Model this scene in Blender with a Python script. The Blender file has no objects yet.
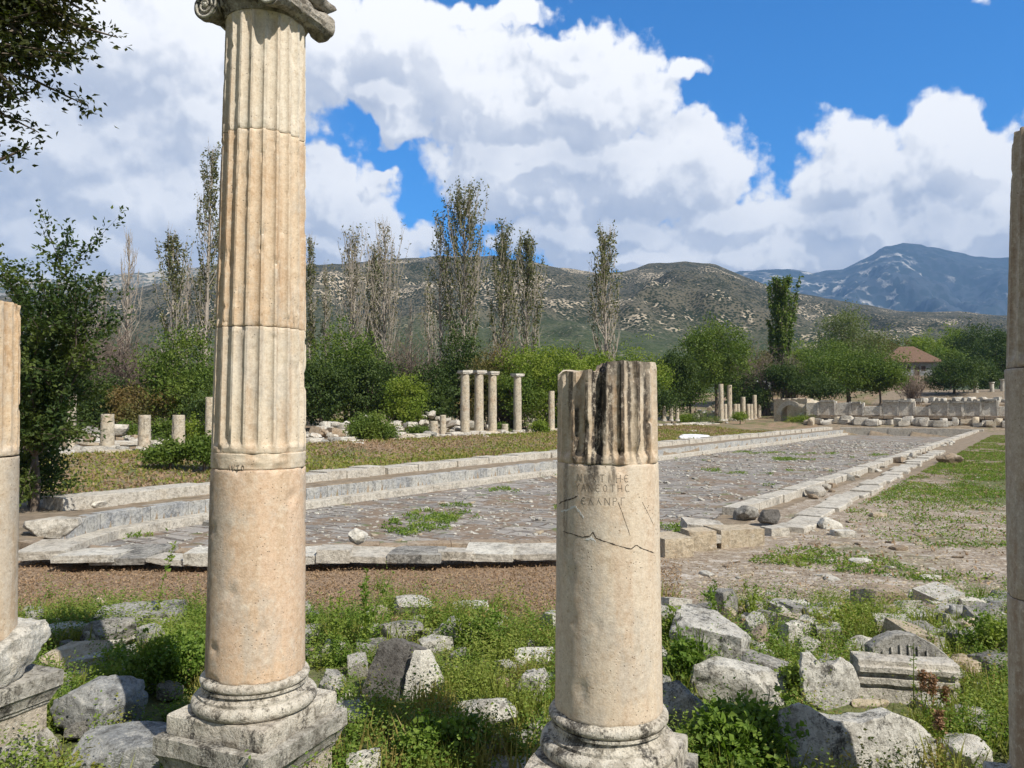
import bpy, math, random
import numpy as np
from mathutils import Vector, noise as mn
C = bpy.context.scene
COL = C.collection
rad = math.radians
# ------------------------------------------------------------------ camera, sky, sun, exposure
F = 770.0; PITCH = math.atan(24/770); CAMZ = 3.0
cam = bpy.data.objects.new('camera', bpy.data.cameras.new('camera')); COL.objects.link(cam)
cam.location = (0, 0, CAMZ); cam.rotation_euler = (math.pi/2 + PITCH, 0, 0)
cam.data.sensor_width = 36; cam.data.lens = 36*F/1024; cam.data.clip_end = 40000; cam.data.clip_start = .05
C.camera = cam
C.view_settings.view_transform = 'Standard'; C.view_settings.look = 'None'
C.view_settings.exposure = 0.26; C.view_settings.gamma = 1
SUN_AZ, SUN_EL = rad(136), rad(47)        # azimuth clockwise from +Y (view direction)
sd = Vector((math.sin(SUN_AZ)*math.cos(SUN_EL), math.cos(SUN_AZ)*math.cos(SUN_EL), math.sin(SUN_EL)))
sl = bpy.data.lights.new('sun', 'SUN'); sl.energy = 5.0; sl.angle = rad(.5); sl.color = (1, .94, .84)
so = bpy.data.objects.new('sun', sl); COL.objects.link(so); so.rotation_euler = (-sd).to_track_quat('-Z', 'Y').to_euler()

def ray(px, py):
    x, y = (px-512)/F, (384-py)/F
    c, s = math.cos(PITCH), math.sin(PITCH)
    return Vector((x, c - y*s, s + y*c))
def G(px, py, z=0.0):                      # point where the ray meets height z
    r = ray(px, py); k = (z-CAMZ)/r.z
    return Vector((r.x*k, r.y*k, z))
def Q(px, py, Y):                          # point on the ray at depth Y
    r = ray(px, py); k = Y/r.y
    return Vector((r.x*k, Y, CAMZ + r.z*k))

class NT:                                   # little node-graph helper
    def __init__(s, tree): s.t = tree; s.n = tree.nodes; s.l = tree.links
    def node(s, typ, **kw):
        n = s.n.new(typ)
        for k, v in kw.items(): setattr(n, k, v)
        return n
    def put(s, sock, v):
        if v is None: return
        if isinstance(v, bpy.types.NodeSocket): s.l.new(v, sock)
        elif hasattr(sock.default_value, '__len__') and not hasattr(v, '__len__'): sock.default_value = (v,)*len(sock.default_value)
        elif hasattr(sock.default_value, '__len__') and len(sock.default_value) == 4 and len(v) == 3: sock.default_value = (*v, 1)
        else: sock.default_value = v
    def m(s, op, a, b=None, c=None, clamp=False):
        n = s.node('ShaderNodeMath', operation=op, use_clamp=clamp)
        s.put(n.inputs[0], a); s.put(n.inputs[1], b); s.put(n.inputs[2], c); return n.outputs[0]
    def v(s, op, a, b=None, scale=None):
        n = s.node('ShaderNodeVectorMath', operation=op)
        s.put(n.inputs[0], a); s.put(n.inputs[1], b)
        if scale is not None: s.put(n.inputs['Scale'], scale)
        return n.outputs['Value'] if op in ('LENGTH', 'DOT_PRODUCT', 'DISTANCE') else n.outputs[0]
    def noise(s, vec, scale, detail=4, rough=.55, dist=0, out=0, dim='3D'):
        n = s.node('ShaderNodeTexNoise', noise_dimensions=dim); s.put(n.inputs['Vector'], vec); s.put(n.inputs['Scale'], scale)
        n.inputs['Detail'].default_value = detail; n.inputs['Roughness'].default_value = rough; n.inputs['Distortion'].default_value = dist
        return n.outputs[out]
    def vor(s, vec, scale, feature='F1', rnd=1, out='Distance', dim='3D', **kw):
        n = s.node('ShaderNodeTexVoronoi', feature=feature, voronoi_dimensions=dim); s.put(n.inputs['Vector'], vec); s.put(n.inputs['Scale'], scale)
        n.inputs['Randomness'].default_value = rnd
        for k, v in kw.items(): n.inputs[k].default_value = v
        return n.outputs[out]
    def ss(s, x, a, b):                     # smoothstep, falling when a > b
        n = s.node('ShaderNodeMapRange', interpolation_type='SMOOTHSTEP')
        s.put(n.inputs[0], x)
        if a < b: n.inputs[1].default_value, n.inputs[2].default_value, n.inputs[3].default_value, n.inputs[4].default_value = a, b, 0, 1
        else: n.inputs[1].default_value, n.inputs[2].default_value, n.inputs[3].default_value, n.inputs[4].default_value = b, a, 1, 0
        return n.outputs[0]
    def mix(s, f, a, b, mode='MIX'):
        n = s.node('ShaderNodeMix', data_type='RGBA', blend_type=mode); n.clamp_factor = True
        s.put(n.inputs[0], f); s.put(n.inputs[6], a); s.put(n.inputs[7], b); return n.outputs[2]
    def sep(s, vec):
        n = s.node('ShaderNodeSeparateXYZ'); s.put(n.inputs[0], vec); return n.outputs
    def comb(s, x, y, z=0):
        n = s.node('ShaderNodeCombineXYZ'); s.put(n.inputs[0], x); s.put(n.inputs[1], y); s.put(n.inputs[2], z); return n.outputs[0]
    def bump(s, h, strength=.5, dist=.02):
        n = s.node('ShaderNodeBump'); s.put(n.inputs['Height'], h); n.inputs['Strength'].default_value = strength; n.inputs['Distance'].default_value = dist
        return n.outputs[0]

# ---- world: Nishita sky with cumulus clouds given by direction
W = bpy.data.worlds.new('World'); C.world = W; W.use_nodes = True
w = NT(W.node_tree); W.node_tree.nodes.clear()
sky = w.node('ShaderNodeTexSky', sky_type='NISHITA', sun_disc=False)
sky.sun_elevation = SUN_EL; sky.sun_rotation = SUN_AZ; sky.altitude = 500; sky.air_density = 1.0; sky.dust_density = .3; sky.ozone_density = 2.5
D = w.node('ShaderNodeTexCoord').outputs['Generated']
dx, dy, dz = w.sep(D)[:3]
az = w.m('ARCTAN2', dx, dy); el = w.m('ARCSINE', dz)
P0 = w.comb(az, el, 0)
def azel(px, py):
    r = ray(px, py).normalized(); return math.atan2(r.x, r.y), math.asin(r.z)
BL = [(385,108,52,30,1),(120,45,190,70,1),(40,150,150,90,1),(150,215,150,62,1),(330,250,90,40,1),(60,290,160,30,.7),(200,120,70,62,1),(60,250,150,40,1),
      (330,215,78,62,1),(395,238,52,36,.9),(370,176,22,13,.8),(300,60,80,80,1),
      (392,45,85,62,1.1),(470,92,95,66,1.1),(585,100,95,62,1.1),(520,170,115,56,1.1),(650,175,105,62,1.1),(610,232,120,42,1.1),(560,60,60,30,.9),
      (740,222,70,44,1),(850,170,64,60,1.1),(940,160,62,50,1.1),(990,175,60,50,1.1),(890,225,130,60,1.2),(1010,235,120,60,1.2),(770,258,130,34,1.1),(640,262,120,22,1),
      (500,10,74,15,.55),(690,66,34,13,.5),(1010,2,34,8,.6),(1120,190,120,80,1),(-120,120,180,110,1)]
def field(name):
    g = bpy.data.node_groups.new(name, 'ShaderNodeTree')
    g.interface.new_socket('P', in_out='INPUT', socket_type='NodeSocketVector')
    g.interface.new_socket('F', in_out='OUTPUT', socket_type='NodeSocketFloat')
    g.interface.new_socket('B', in_out='OUTPUT', socket_type='NodeSocketFloat')
    q = NT(g); gi = q.node('NodeGroupInput'); go = q.node('NodeGroupOutput'); p = gi.outputs[0]
    wob = q.v('SUBTRACT', q.noise(p, 8, 4, .6, out=1, dim='2D'), (.5, .5, .5))
    pw = q.v('ADD', p, q.v('SCALE', wob, scale=.06))
    pz = q.v('MULTIPLY', q.v('ADD', p, q.v('SCALE', wob, scale=.11)), (1, 1, 0))
    F_ = None
    for cx, cy, rx, ry, a in BL:
        A, E = azel(cx, cy); d = q.v('MULTIPLY', q.v('SUBTRACT', pz, (A, E, 0)), (F/rx, F/ry, 0))
        f = q.m('MULTIPLY', q.m('SUBTRACT', 1, q.v('LENGTH', d)), a)
        F_ = f if F_ is None else q.m('SMOOTH_MAX', F_, f, .12)
    ax = q.sep(p)
    out = q.m('MAXIMUM', q.ss(q.m('ABSOLUTE', ax[0]), .85, 1.1), q.ss(ax[1], .62, .80))
    oth = q.m('MULTIPLY', q.m('SUBTRACT', q.noise(p, 2.5, 3, .5, dim='2D'), .36), 3)  # cloud cover out of view, added to make the ambient light less blue
    F_ = q.m('ADD', q.m('MULTIPLY', F_, q.m('SUBTRACT', 1, out)), q.m('MULTIPLY', oth, out))
    v0 = q.m('SUBTRACT', .42, q.vor(pw, 11, 'SMOOTH_F1', Smoothness=.25, dim='2D'))
    v1 = q.m('SUBTRACT', .40, q.vor(pw, 25, dim='2D'))
    v2 = q.m('SUBTRACT', .40, q.vor(pw, 60, dim='2D'))
    n1 = q.m('SUBTRACT', q.noise(p, 28, 8, .66, dim='2D'), .5)
    r = q.m('ADD', F_, q.m('MULTIPLY', v0, .40))
    r = q.m('ADD', r, q.m('MULTIPLY', v1, .26))
    r = q.m('ADD', r, q.m('MULTIPLY', v2, .12))
    r = q.m('ADD', r, q.m('MULTIPLY', n1, .42))
    g.links.new(r, go.inputs[0]); g.links.new(F_, go.inputs[1]); return g
fg = field('cloud_field')
def fld(p):
    n = w.node('ShaderNodeGroup'); n.node_tree = fg; w.put(n.inputs[0], p); return n.outputs
f0, b0 = fld(P0); f1, b1 = fld(w.v('ADD', P0, (.010, .016, 0))); f2, b2 = fld(w.v('ADD', P0, (.015, .060, 0)))
mask = w.ss(f0, -.02, .22)
rel = w.m('SUBTRACT', f0, f1); rel2 = w.m('SUBTRACT', b0, b2)
soft = w.ss(az, -.48, -.20)                # the left bank is a softer, greyer layer
rel = w.m('MULTIPLY', rel, w.m('ADD', .80, w.m('MULTIPLY', soft, .20)))
rel = w.m('MINIMUM', w.m('MAXIMUM', rel, -.14), .14)
mid = w.noise(w.v('MULTIPLY', P0, (1, 1.6, 1)), 7, 4, .5, dim='2D')
lit = w.m('ADD', w.m('MULTIPLY', rel, 1.75), w.m('ADD', w.m('MULTIPLY', rel2, .46), .63))
lit = w.m('ADD', lit, w.m('MULTIPLY', w.m('SUBTRACT', .25, f0), .42))
lit = w.m('ADD', lit, w.m('MULTIPLY', w.m('SUBTRACT', mid, .5), .7))
lit = w.m('SUBTRACT', lit, w.m('MULTIPLY', w.m('SUBTRACT', 1, soft), .02))
lit = w.ss(lit, -.18, 1.12)
cl = w.mix(lit, (.46, .51, .62), (1.04, 1.03, 1.02))
cl = w.mix(w.m('MAXIMUM', w.ss(w.m('ABSOLUTE', az), .85, 1.1), w.ss(el, .62, .80)), cl, (.20, .215, .24))    # unseen cloud behind and overhead, added grey to lower and neutralise ambient light
cl = w.mix(w.ss(el, .22, .02), cl, w.mix(1, cl, (1.22, 1.14, 1.0), 'MULTIPLY'))
leftv = w.m('MULTIPLY', w.ss(az, -.20, -.42), w.ss(w.noise(w.v('MULTIPLY', P0, (1, 2, 1)), 5, 6, .6, dim='2D'), .30, .58))
bgc = w.mix(1, sky.outputs[0], (.21, 1.04, 1.75), 'MULTIPLY')
bgn = w.node('ShaderNodeVectorMath', operation='SCALE'); w.put(bgn.inputs[0], bgc); bgn.inputs['Scale'].default_value = .10
base = w.mix(w.m('MULTIPLY', leftv, .85), bgn.outputs[0], (.55, .65, .82))
skyc = w.mix(mask, base, cl)
bg = w.node('ShaderNodeBackground'); w.put(bg.inputs[0], skyc); bg.inputs[1].default_value = 1.0
w.l.new(bg.outputs[0], w.node('ShaderNodeOutputWorld').inputs[0])
try: W.cycles.sampling_method = 'MANUAL'; W.cycles.sample_map_resolution = 512
except Exception: pass

# ------------------------------------------------------------------ helpers
def link(name, verts, faces, mat=None, parent=None, smooth=False, sharp=None, loc=None, rz=0, matidx=None):
    me = bpy.data.meshes.new(name)
    v = np.asarray(verts, dtype=np.float32).reshape(-1, 3)
    if isinstance(faces, np.ndarray) and faces.ndim == 2:
        k = faces.shape[1]; nf = len(faces)
        me.vertices.add(len(v)); me.vertices.foreach_set('co', v.ravel())
        me.loops.add(nf*k); me.loops.foreach_set('vertex_index', faces.astype(np.int32).ravel())
        me.polygons.add(nf); me.polygons.foreach_set('loop_start', np.arange(0, nf*k, k, dtype=np.int32))
        me.polygons.foreach_set('loop_total', np.full(nf, k, dtype=np.int32))
        me.update(calc_edges=True); me.validate()
    else:
        me.from_pydata([tuple(map(float, p)) for p in v], [], [tuple(int(i) for i in f) for f in faces]); me.update()
    if smooth:
        me.polygons.foreach_set('use_smooth', np.ones(len(me.polygons), dtype=bool))
        if sharp: me.set_sharp_from_angle(angle=rad(sharp))
    else: me.polygons.foreach_set('use_smooth', np.zeros(len(me.polygons), dtype=bool))
    if mat: me.materials.append(mat)
    o = bpy.data.objects.new(name, me); COL.objects.link(o)
    if parent: o.parent = parent
    if loc is not None: o.location = loc
    o.rotation_euler.z = rz
    return o
def tag(o, label=None, cat=None, group=None, kind=None):
    if label: o['label'] = label
    if cat: o['category'] = cat
    if group: o['group'] = group
    if kind: o['kind'] = kind
    return o
def empty(name, loc, rz=0):
    o = bpy.data.objects.new(name, None); COL.objects.link(o); o.location = loc; o.rotation_euler.z = rz; o.empty_display_size = .2
    return o
def copy_tree(o, parent=None):
    c = o.copy(); COL.objects.link(c)
    if parent: c.parent = parent
    for ch in list(o.children): copy_tree(ch, c)
    return c
class MB:
    def __init__(s): s.v = []; s.f = []; s.n = 0
    def add(s, v, f):
        s.v.append(np.asarray(v, float)); s.f += [tuple(i+s.n for i in q) for q in f]; s.n += len(v)
    def box(s, a, b, jit=0, rz=0, c=None, rnd=random):
        x0, y0, z0 = a; x1, y1, z1 = b
        v = np.array([[x0,y0,z0],[x1,y0,z0],[x1,y1,z0],[x0,y1,z0],[x0,y0,z1],[x1,y0,z1],[x1,y1,z1],[x0,y1,z1]], float)
        if jit: v += np.array([[rnd.uniform(-jit, jit) for _ in range(3)] for _ in range(8)])
        if rz:
            c = c or ((x0+x1)/2, (y0+y1)/2); cs, sn = math.cos(rz), math.sin(rz)
            q = v[:, :2]-c; v[:, 0] = c[0]+q[:,0]*cs-q[:,1]*sn; v[:, 1] = c[1]+q[:,0]*sn+q[:,1]*cs
        s.add(v, [(0,3,2,1),(4,5,6,7),(0,1,5,4),(1,2,6,5),(2,3,7,6),(3,0,4,7)])
    def tube(s, pts, rs, k=6, cap=True):
        pts = [Vector(p) for p in pts]; V = []; 
        for i, p in enumerate(pts):
            d = (pts[min(i+1, len(pts)-1)]-pts[max(i-1, 0)]).normalized()
            a = d.cross(Vector((0, 0, 1))) if abs(d.z) < .95 else d.cross(Vector((1, 0, 0)))
            a.normalize(); b = d.cross(a)
            for j in range(k):
                t = 2*math.pi*j/k; V.append(p + (a*math.cos(t)+b*math.sin(t))*rs[i])
        Fc = [(i*k+j, i*k+(j+1) % k, (i+1)*k+(j+1) % k, (i+1)*k+j) for i in range(len(pts)-1) for j in range(k)]
        if cap: Fc += [tuple(range(k))[::-1], tuple(range((len(pts)-1)*k, len(pts)*k))]
        s.add(np.array(V), Fc)
    def build(s, name, mat, parent=None, **kw):
        return link(name, np.vstack(s.v), s.f, mat, parent, **kw)

def fbm(p, sc, oct=4):
    return mn.fractal(Vector((p[0]*sc, p[1]*sc, p[2]*sc)), .9, 2.1, oct)
_vt = {}
def vtab(seed):
    if seed not in _vt: _vt[seed] = np.random.RandomState(seed).rand(256, 256)*2-1
    return _vt[seed]
_vl = {}
def vn1(x, y, seed=0, oct=4):               # the same noise for one point
    if seed not in _vl: _vl[seed] = vtab(seed).tolist()
    tab = _vl[seed]; out = 0; amp = 1; tot = 0
    for o in range(oct):
        fx, fy = math.floor(x), math.floor(y); tx, ty = x-fx, y-fy; ix, iy, jx, jy = fx & 255, fy & 255, (fx+1) & 255, (fy+1) & 255
        tx = tx*tx*(3-2*tx); ty = ty*ty*(3-2*ty)
        out += amp*((tab[ix][iy]*(1-tx)+tab[jx][iy]*tx)*(1-ty)+(tab[ix][jy]*(1-tx)+tab[jx][jy]*tx)*ty); tot += amp; amp *= .5; x = x*2.03+17.3; y = y*2.03+5.1
    return out/tot
def vn(X, Y, seed=0, oct=4):                # vectorised value noise in 2D, -1..1
    X = np.asarray(X, float); Y = np.asarray(Y, float); out = np.zeros_like(X); amp = 1; tot = 0
    tab = vtab(seed)
    for o in range(oct):
        fx, fy = np.floor(X), np.floor(Y); tx, ty = X-fx, Y-fy; ix, iy = fx.astype(int) & 255, fy.astype(int) & 255
        tx = tx*tx*(3-2*tx); ty = ty*ty*(3-2*ty); jx, jy = (ix+1) & 255, (iy+1) & 255
        out += amp*((tab[ix, iy]*(1-tx)+tab[jx, iy]*tx)*(1-ty)+(tab[ix, jy]*(1-tx)+tab[jx, jy]*tx)*ty)
        tot += amp; amp *= .5; X = X*2.03+17.3; Y = Y*2.03+5.1
    return out/tot
def sstep(x, a, b):
    t = np.clip((np.asarray(x, float)-a)/(b-a), 0, 1); return t*t*(3-2*t)

# ------------------------------------------------------------------ materials
def mat_new(name, rough=.85):
    m = bpy.data.materials.new(name); m.use_nodes = True; q = NT(m.node_tree)
    b = m.node_tree.nodes['Principled BSDF']; b.inputs['Roughness'].default_value = rough
    b.inputs['Specular IOR Level'].default_value = .25
    return m, q, b
def stone(name, c1, c2, dark=(.07, .07, .065), damt=.5, dscale=3.0, stain=None, samt=.4, streak=False, bump=.6, fine=1.0, warm=None):
    m, q, b = mat_new(name, .9)
    tc = q.node('ShaderNodeTexCoord').outputs['Object']; oi = q.node('ShaderNodeObjectInfo').outputs['Random']
    p = q.v('ADD', tc, q.comb(q.m('MULTIPLY', oi, 37), q.m('MULTIPLY', oi, 19), q.m('MULTIPLY', oi, 53)))
    n1 = q.noise(p, 1.7*fine, 6, .6); n2 = q.noise(p, 9*fine, 6, .7); n3 = q.noise(p, 60*fine, 4, .7)
    col = q.mix(q.ss(n1, .3, .7), c1, c2)
    if warm: col = q.mix(q.m('MULTIPLY', q.ss(q.noise(p, 3.3*fine, 5, .65), .48, .66), .75), col, warm)
    if stain: col = q.mix(q.m('MULTIPLY', q.ss(q.noise(q.v('ADD', p, (7, 3, 9)), 2.6*fine, 6, .7), .5, .68), samt), col, stain)
    sp = q.v('MULTIPLY', p, (1, 1, .22)) if streak else p
    dn = q.m('ADD', q.m('MULTIPLY', q.noise(sp, dscale*fine, 8, .72), .75), q.m('MULTIPLY', n3, .25))
    col = q.mix(q.m('MULTIPLY', q.ss(dn, .52, .60), damt), col, dark)
    col = q.mix(q.m('MULTIPLY', q.ss(n3, .30, .72), .35), col, q.mix(1, col, (.45, .43, .40), 'MULTIPLY'))
    n4 = q.noise(q.v('ADD', p, (5, 8, 1)), 13*fine, 6, .78); n5 = q.noise(q.v('ADD', p, (1, 4, 7)), 5.5*fine, 6, .72)
    col = q.mix(q.m('MULTIPLY', q.ss(n5, .53, .60), .20+.40*damt), col, q.mix(1, col, (.40, .38, .35), 'MULTIPLY'))
    col = q.mix(q.m('MULTIPLY', q.ss(n4, .50, .62), .25+.55*damt), col, q.mix(1, col, (.24, .225, .20), 'MULTIPLY'))
    col = q.mix(q.m('MULTIPLY', q.ss(n4, .46, .36), .45), col, (.68, .65, .58) if c1[2] > .3 else c1)
    col = q.mix(q.m('MULTIPLY', q.ss(q.vor(q.v('ADD', p, (3, 1, 2)), 38*fine), .22, .10), .55*min(1, damt+.3)), col, dark)
    q.put(b.inputs['Base Color'], col)
    h = q.m('ADD', q.m('ADD', n2, q.m('MULTIPLY', n4, .8)), q.m('MULTIPLY', n3, .35))
    q.put(b.inputs['Normal'], q.bump(h, min(1, bump*1.5), .035/fine))
    return m
M = {}
M['white'] = stone('white_marble', (.76, .73, .65), (.64, .61, .54), (.13, .13, .12), .45, 3.2, (.42, .33, .22), .35)
M['grey'] = stone('grey_marble', (.46, .44, .39), (.29, .28, .26), (.055, .055, .052), .75, 2.6, (.50, .48, .43), .6)
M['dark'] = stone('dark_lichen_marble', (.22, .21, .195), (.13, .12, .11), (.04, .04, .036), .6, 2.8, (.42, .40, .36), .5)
M['blue'] = stone('blue_grey_marble', (.42, .42, .40), (.27, .28, .285), (.06, .065, .075), .55, 2.6, (.5, .48, .44), .4, streak=True)
M['cream'] = stone('cream_limestone', (.60, .50, .36), (.54, .46, .34), (.16, .13, .10), .35, 3.0, (.50, .34, .20), .4)
M['tan'] = stone('tan_limestone', (.42, .32, .22), (.36, .29, .22), (.12, .10, .08), .5, 2.6, (.55, .50, .42), .6)
M['speck'] = stone('lichen_speckled_marble', (.70, .675, .60), (.52, .50, .45), (.06, .06, .055), .8, 5.0, (.60, .58, .53), .4)
M['rust'] = stone('rust_brown_stone', (.30, .14, .06), (.36, .20, .10), (.08, .04, .03), .5, 3)
M['coping'] = stone('pool_coping_marble', (.66, .62, .54), (.56, .52, .45), (.20, .19, .17), .45, 1.8, (.50, .42, .31), .4, fine=.7)
M['poolwall'] = stone('blue_veined_pool_marble', (.52, .51, .47), (.36, .375, .39), (.12, .13, .145), .55, 1.4, (.55, .52, .45), .5, streak=True, fine=.8)
M['base'] = stone('weathered_base_marble', (.72, .67, .57), (.56, .51, .43), (.06, .055, .05), .9, 5.0, (.45, .38, .30), .4, streak=True)
M['pedcap'] = stone('dark_weathered_pedestal_top', (.52, .49, .42), (.36, .34, .30), (.06, .055, .05), .85, 3.5, (.66, .61, .52), .5, streak=True)
M['ped'] = stone('pedestal_limestone', (.62, .53, .42), (.56, .50, .41), (.12, .11, .10), .40, 2.2, (.50, .38, .25), .4)
M['capstone'] = stone('dark_weathered_capital', (.44, .40, .34), (.24, .21, .17), (.05, .045, .04), .85, 3.0, (.60, .55, .46), .4)
M['farcol'] = stone('distant_column_stone', (.64, .55, .41), (.58, .52, .42), (.28, .24, .2), .4, 2.5, (.55, .36, .22), .5, fine=.6)
M['farwhite'] = stone('distant_white_marble', (.74, .71, .64), (.62, .58, .51), (.16, .15, .13), .5, 1.3, (.46, .33, .23), .5, fine=.6)
M['crack'] = mat_new('dark_crack_brown', 1)[0]; M['crack'].node_tree.nodes['Principled BSDF'].inputs['Base Color'].default_value = (.07, .055, .043, 1)  # dark brown stands in for the depth of cracks; strips lie uncut
M['carve'] = mat_new('letter_strip_brown', 1)[0]; M['carve'].node_tree.nodes['Principled BSDF'].inputs['Base Color'].default_value = (.20, .165, .13, 1)  # brown of the letter strips laid on the shaft, nothing is cut
M['mortar'] = mat_new('repair_mortar', .8)[0]; M['mortar'].node_tree.nodes['Principled BSDF'].inputs['Base Color'].default_value = (.62, .62, .60, 1)

def shaft_mat(name, cA, cB, cW, stains, streaky=.35):
    """stains: list of (angle, angle width, z0, z1, strength) of dark run-off stains fixed on the drum"""
    m, q, b = mat_new(name, .88)
    tc = q.node('ShaderNodeTexCoord').outputs['Object']
    x, y, z = q.sep(tc)[:3]
    th = q.m('ARCTAN2', y, x)
    n1 = q.noise(tc, 1.3, 6, .6); n2 = q.noise(tc, 7, 7, .72); n3 = q.noise(tc, 75, 4, .7)
    st = q.noise(q.v('MULTIPLY', tc, (7, 7, .55)), 1.0, 6, .65)
    col = q.mix(q.ss(n1, .35, .65), cA, cB)
    col = q.mix(q.m('MULTIPLY', q.ss(st, .46, .66), .8), col, cW)
    col = q.mix(q.m('MULTIPLY', q.ss(n2, .52, .70), .5), col, (.66, .60, .50))
    col = q.mix(q.m('MULTIPLY', q.ss(q.noise(q.v('MULTIPLY', tc, (9, 9, .8)), 1.3, 7, .7), .58, .72), streaky), col, (.13, .10, .08))
    col = q.mix(q.m('MULTIPLY', q.ss(q.noise(q.v('ADD', q.v('MULTIPLY', tc, (2.2, 2.2, .9)), (4, 4, 4)), 1.2, 7, .7), .50, .62), .55), col, (.50, .46, .40))
    for a, aw, z0, z1, s in stains:
        da = q.m('ABSOLUTE', q.m('SUBTRACT', th, a))
        da = q.m('ADD', da, q.m('MULTIPLY', q.m('SUBTRACT', q.noise(q.v('MULTIPLY', tc, (6, 6, 3)), 2, 6, .7), .5), aw*2.2))
        k = q.m('MULTIPLY', q.ss(da, aw, aw*.35), q.m('MULTIPLY', q.ss(z, z0-.18, z0+.12), q.ss(z, z1+.05, z1)))
        k = q.m('MULTIPLY', k, q.ss(q.noise(q.v('MULTIPLY', tc, (20, 20, 4)), 1.5, 6, .75), .30, .50))
        col = q.mix(q.m('MULTIPLY', k, s), col, (.035, .03, .027))
    col = q.mix(q.m('MULTIPLY', q.ss(n3, .35, .75), .35), col, q.mix(1, col, (.45, .40, .34), 'MULTIPLY'))
    mo = q.noise(tc, 22, 7, .8)
    col = q.mix(q.m('MULTIPLY', q.ss(mo, .50, .64), .50), col, q.mix(1, col, (.68, .59, .50), 'MULTIPLY'))
    col = q.mix(q.m('MULTIPLY', q.ss(mo, .47, .37), .45), col, (.76, .67, .54))
    pits = q.ss(q.vor(tc, 34), .20, .08)
    pits = q.m('MULTIPLY', pits, q.ss(q.noise(tc, 5, 3, .6), .48, .6))
    col = q.mix(q.m('MULTIPLY', pits, .7), col, (.12, .09, .07))
    q.put(b.inputs['Base Color'], col)
    h = q.m('SUBTRACT', q.m('ADD', n2, q.m('MULTIPLY', n3, .30)), q.m('MULTIPLY', pits, .5))
    q.put(b.inputs['Normal'], q.bump(h, .45, .018)); return m

def leafmat(name, c1, c2, c3=None, trans=.35, nscale=.6):
    m, q, b = mat_new(name, .6)
    g = q.node('ShaderNodeNewGeometry'); rnd = g.outputs['Random Per Island']
    col = q.mix(rnd, c1, c2)
    if c3: col = q.mix(q.ss(q.noise(g.outputs['Position'], nscale, 3, .6), .45, .65), col, c3)
    q.put(b.inputs['Base Color'], col); b.inputs['Roughness'].default_value = .55
    tr = q.node('ShaderNodeBsdfTranslucent'); q.put(tr.inputs[0], q.mix(1, col, (1.3, 1.5, .6), 'MULTIPLY'))
    mx = q.node('ShaderNodeMixShader'); mx.inputs[0].default_value = trans
    q.l.new(b.outputs[0], mx.inputs[1]); q.l.new(tr.outputs[0], mx.inputs[2])
    q.l.new(mx.outputs[0], m.node_tree.nodes['Material Output'].inputs[0]); return m
M['weed'] = leafmat('weed_leaves', (0.083, 0.151, 0.022), (0.191, 0.274, 0.043), (0.248, 0.302, 0.061), .35, 1.4)
M['weedy'] = leafmat('yellow_green_weed', (0.160, 0.202, 0.037), (0.276, 0.292, 0.065), (0.320, 0.253, 0.086), .35, 1)
M['dry'] = leafmat('dry_plant_litter', (.21, .135, .08), (.42, .30, .19), (.28, .18, .105), .15, 1.5)
M['seed'] = leafmat('brown_seed_heads', (.20, .11, .06), (.34, .20, .12), None, .2)
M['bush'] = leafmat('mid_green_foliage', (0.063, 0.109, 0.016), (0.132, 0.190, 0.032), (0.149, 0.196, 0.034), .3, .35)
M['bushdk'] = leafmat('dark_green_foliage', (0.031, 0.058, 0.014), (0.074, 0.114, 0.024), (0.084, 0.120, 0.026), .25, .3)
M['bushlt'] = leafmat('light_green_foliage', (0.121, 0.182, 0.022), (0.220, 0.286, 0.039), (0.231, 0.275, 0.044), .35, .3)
M['olive'] = leafmat('olive_foliage', (0.101, 0.106, 0.030), (0.172, 0.156, 0.053), (0.201, 0.138, 0.053), .3, .3)
M['bluegr'] = leafmat('grey_green_foliage', (0.110, 0.144, 0.056), (0.207, 0.240, 0.092), (0.138, 0.168, 0.051), .3, .3)
M['popleaf'] = leafmat('poplar_leaves', (.10, .115, .045), (.20, .20, .09), (.15, .15, .065), .3, .2)
M['poptan'] = leafmat('withered_poplar_leaves', (.20, .175, .115), (.30, .27, .19), (.17, .18, .10), .3, .2)
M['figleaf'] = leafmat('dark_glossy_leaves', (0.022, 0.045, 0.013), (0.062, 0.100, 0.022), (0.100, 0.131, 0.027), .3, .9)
M['oakleaf'] = leafmat('dark_oak_leaves', (0.020, 0.031, 0.007), (0.057, 0.066, 0.013), (0.076, 0.072, 0.014), .3, 1.2)  # the leaves' own dark green, varied from leaf to leaf
def plain(name, c1, c2, sc=6):
    m, q, b = mat_new(name, .9); tc = q.node('ShaderNodeTexCoord').outputs['Object']
    q.put(b.inputs['Base Color'], q.mix(q.ss(q.noise(tc, sc, 5, .7), .35, .65), c1, c2)); return m
M['bark'] = plain('brown_bark', (.10, .075, .055), (.17, .14, .11))
M['palebark'] = plain('pale_poplar_bark', (.42, .37, .31), (.30, .26, .22))
M['twig'] = plain('grey_brown_twigs', (.20, .155, .125), (.13, .10, .08))
M['tile'] = plain('clay_roof_tiles', (.20, .125, .085), (.13, .085, .06), 3)
M['tarp'] = plain('white_tarpaulin', (.75, .76, .78), (.60, .62, .66), 1)

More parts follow.
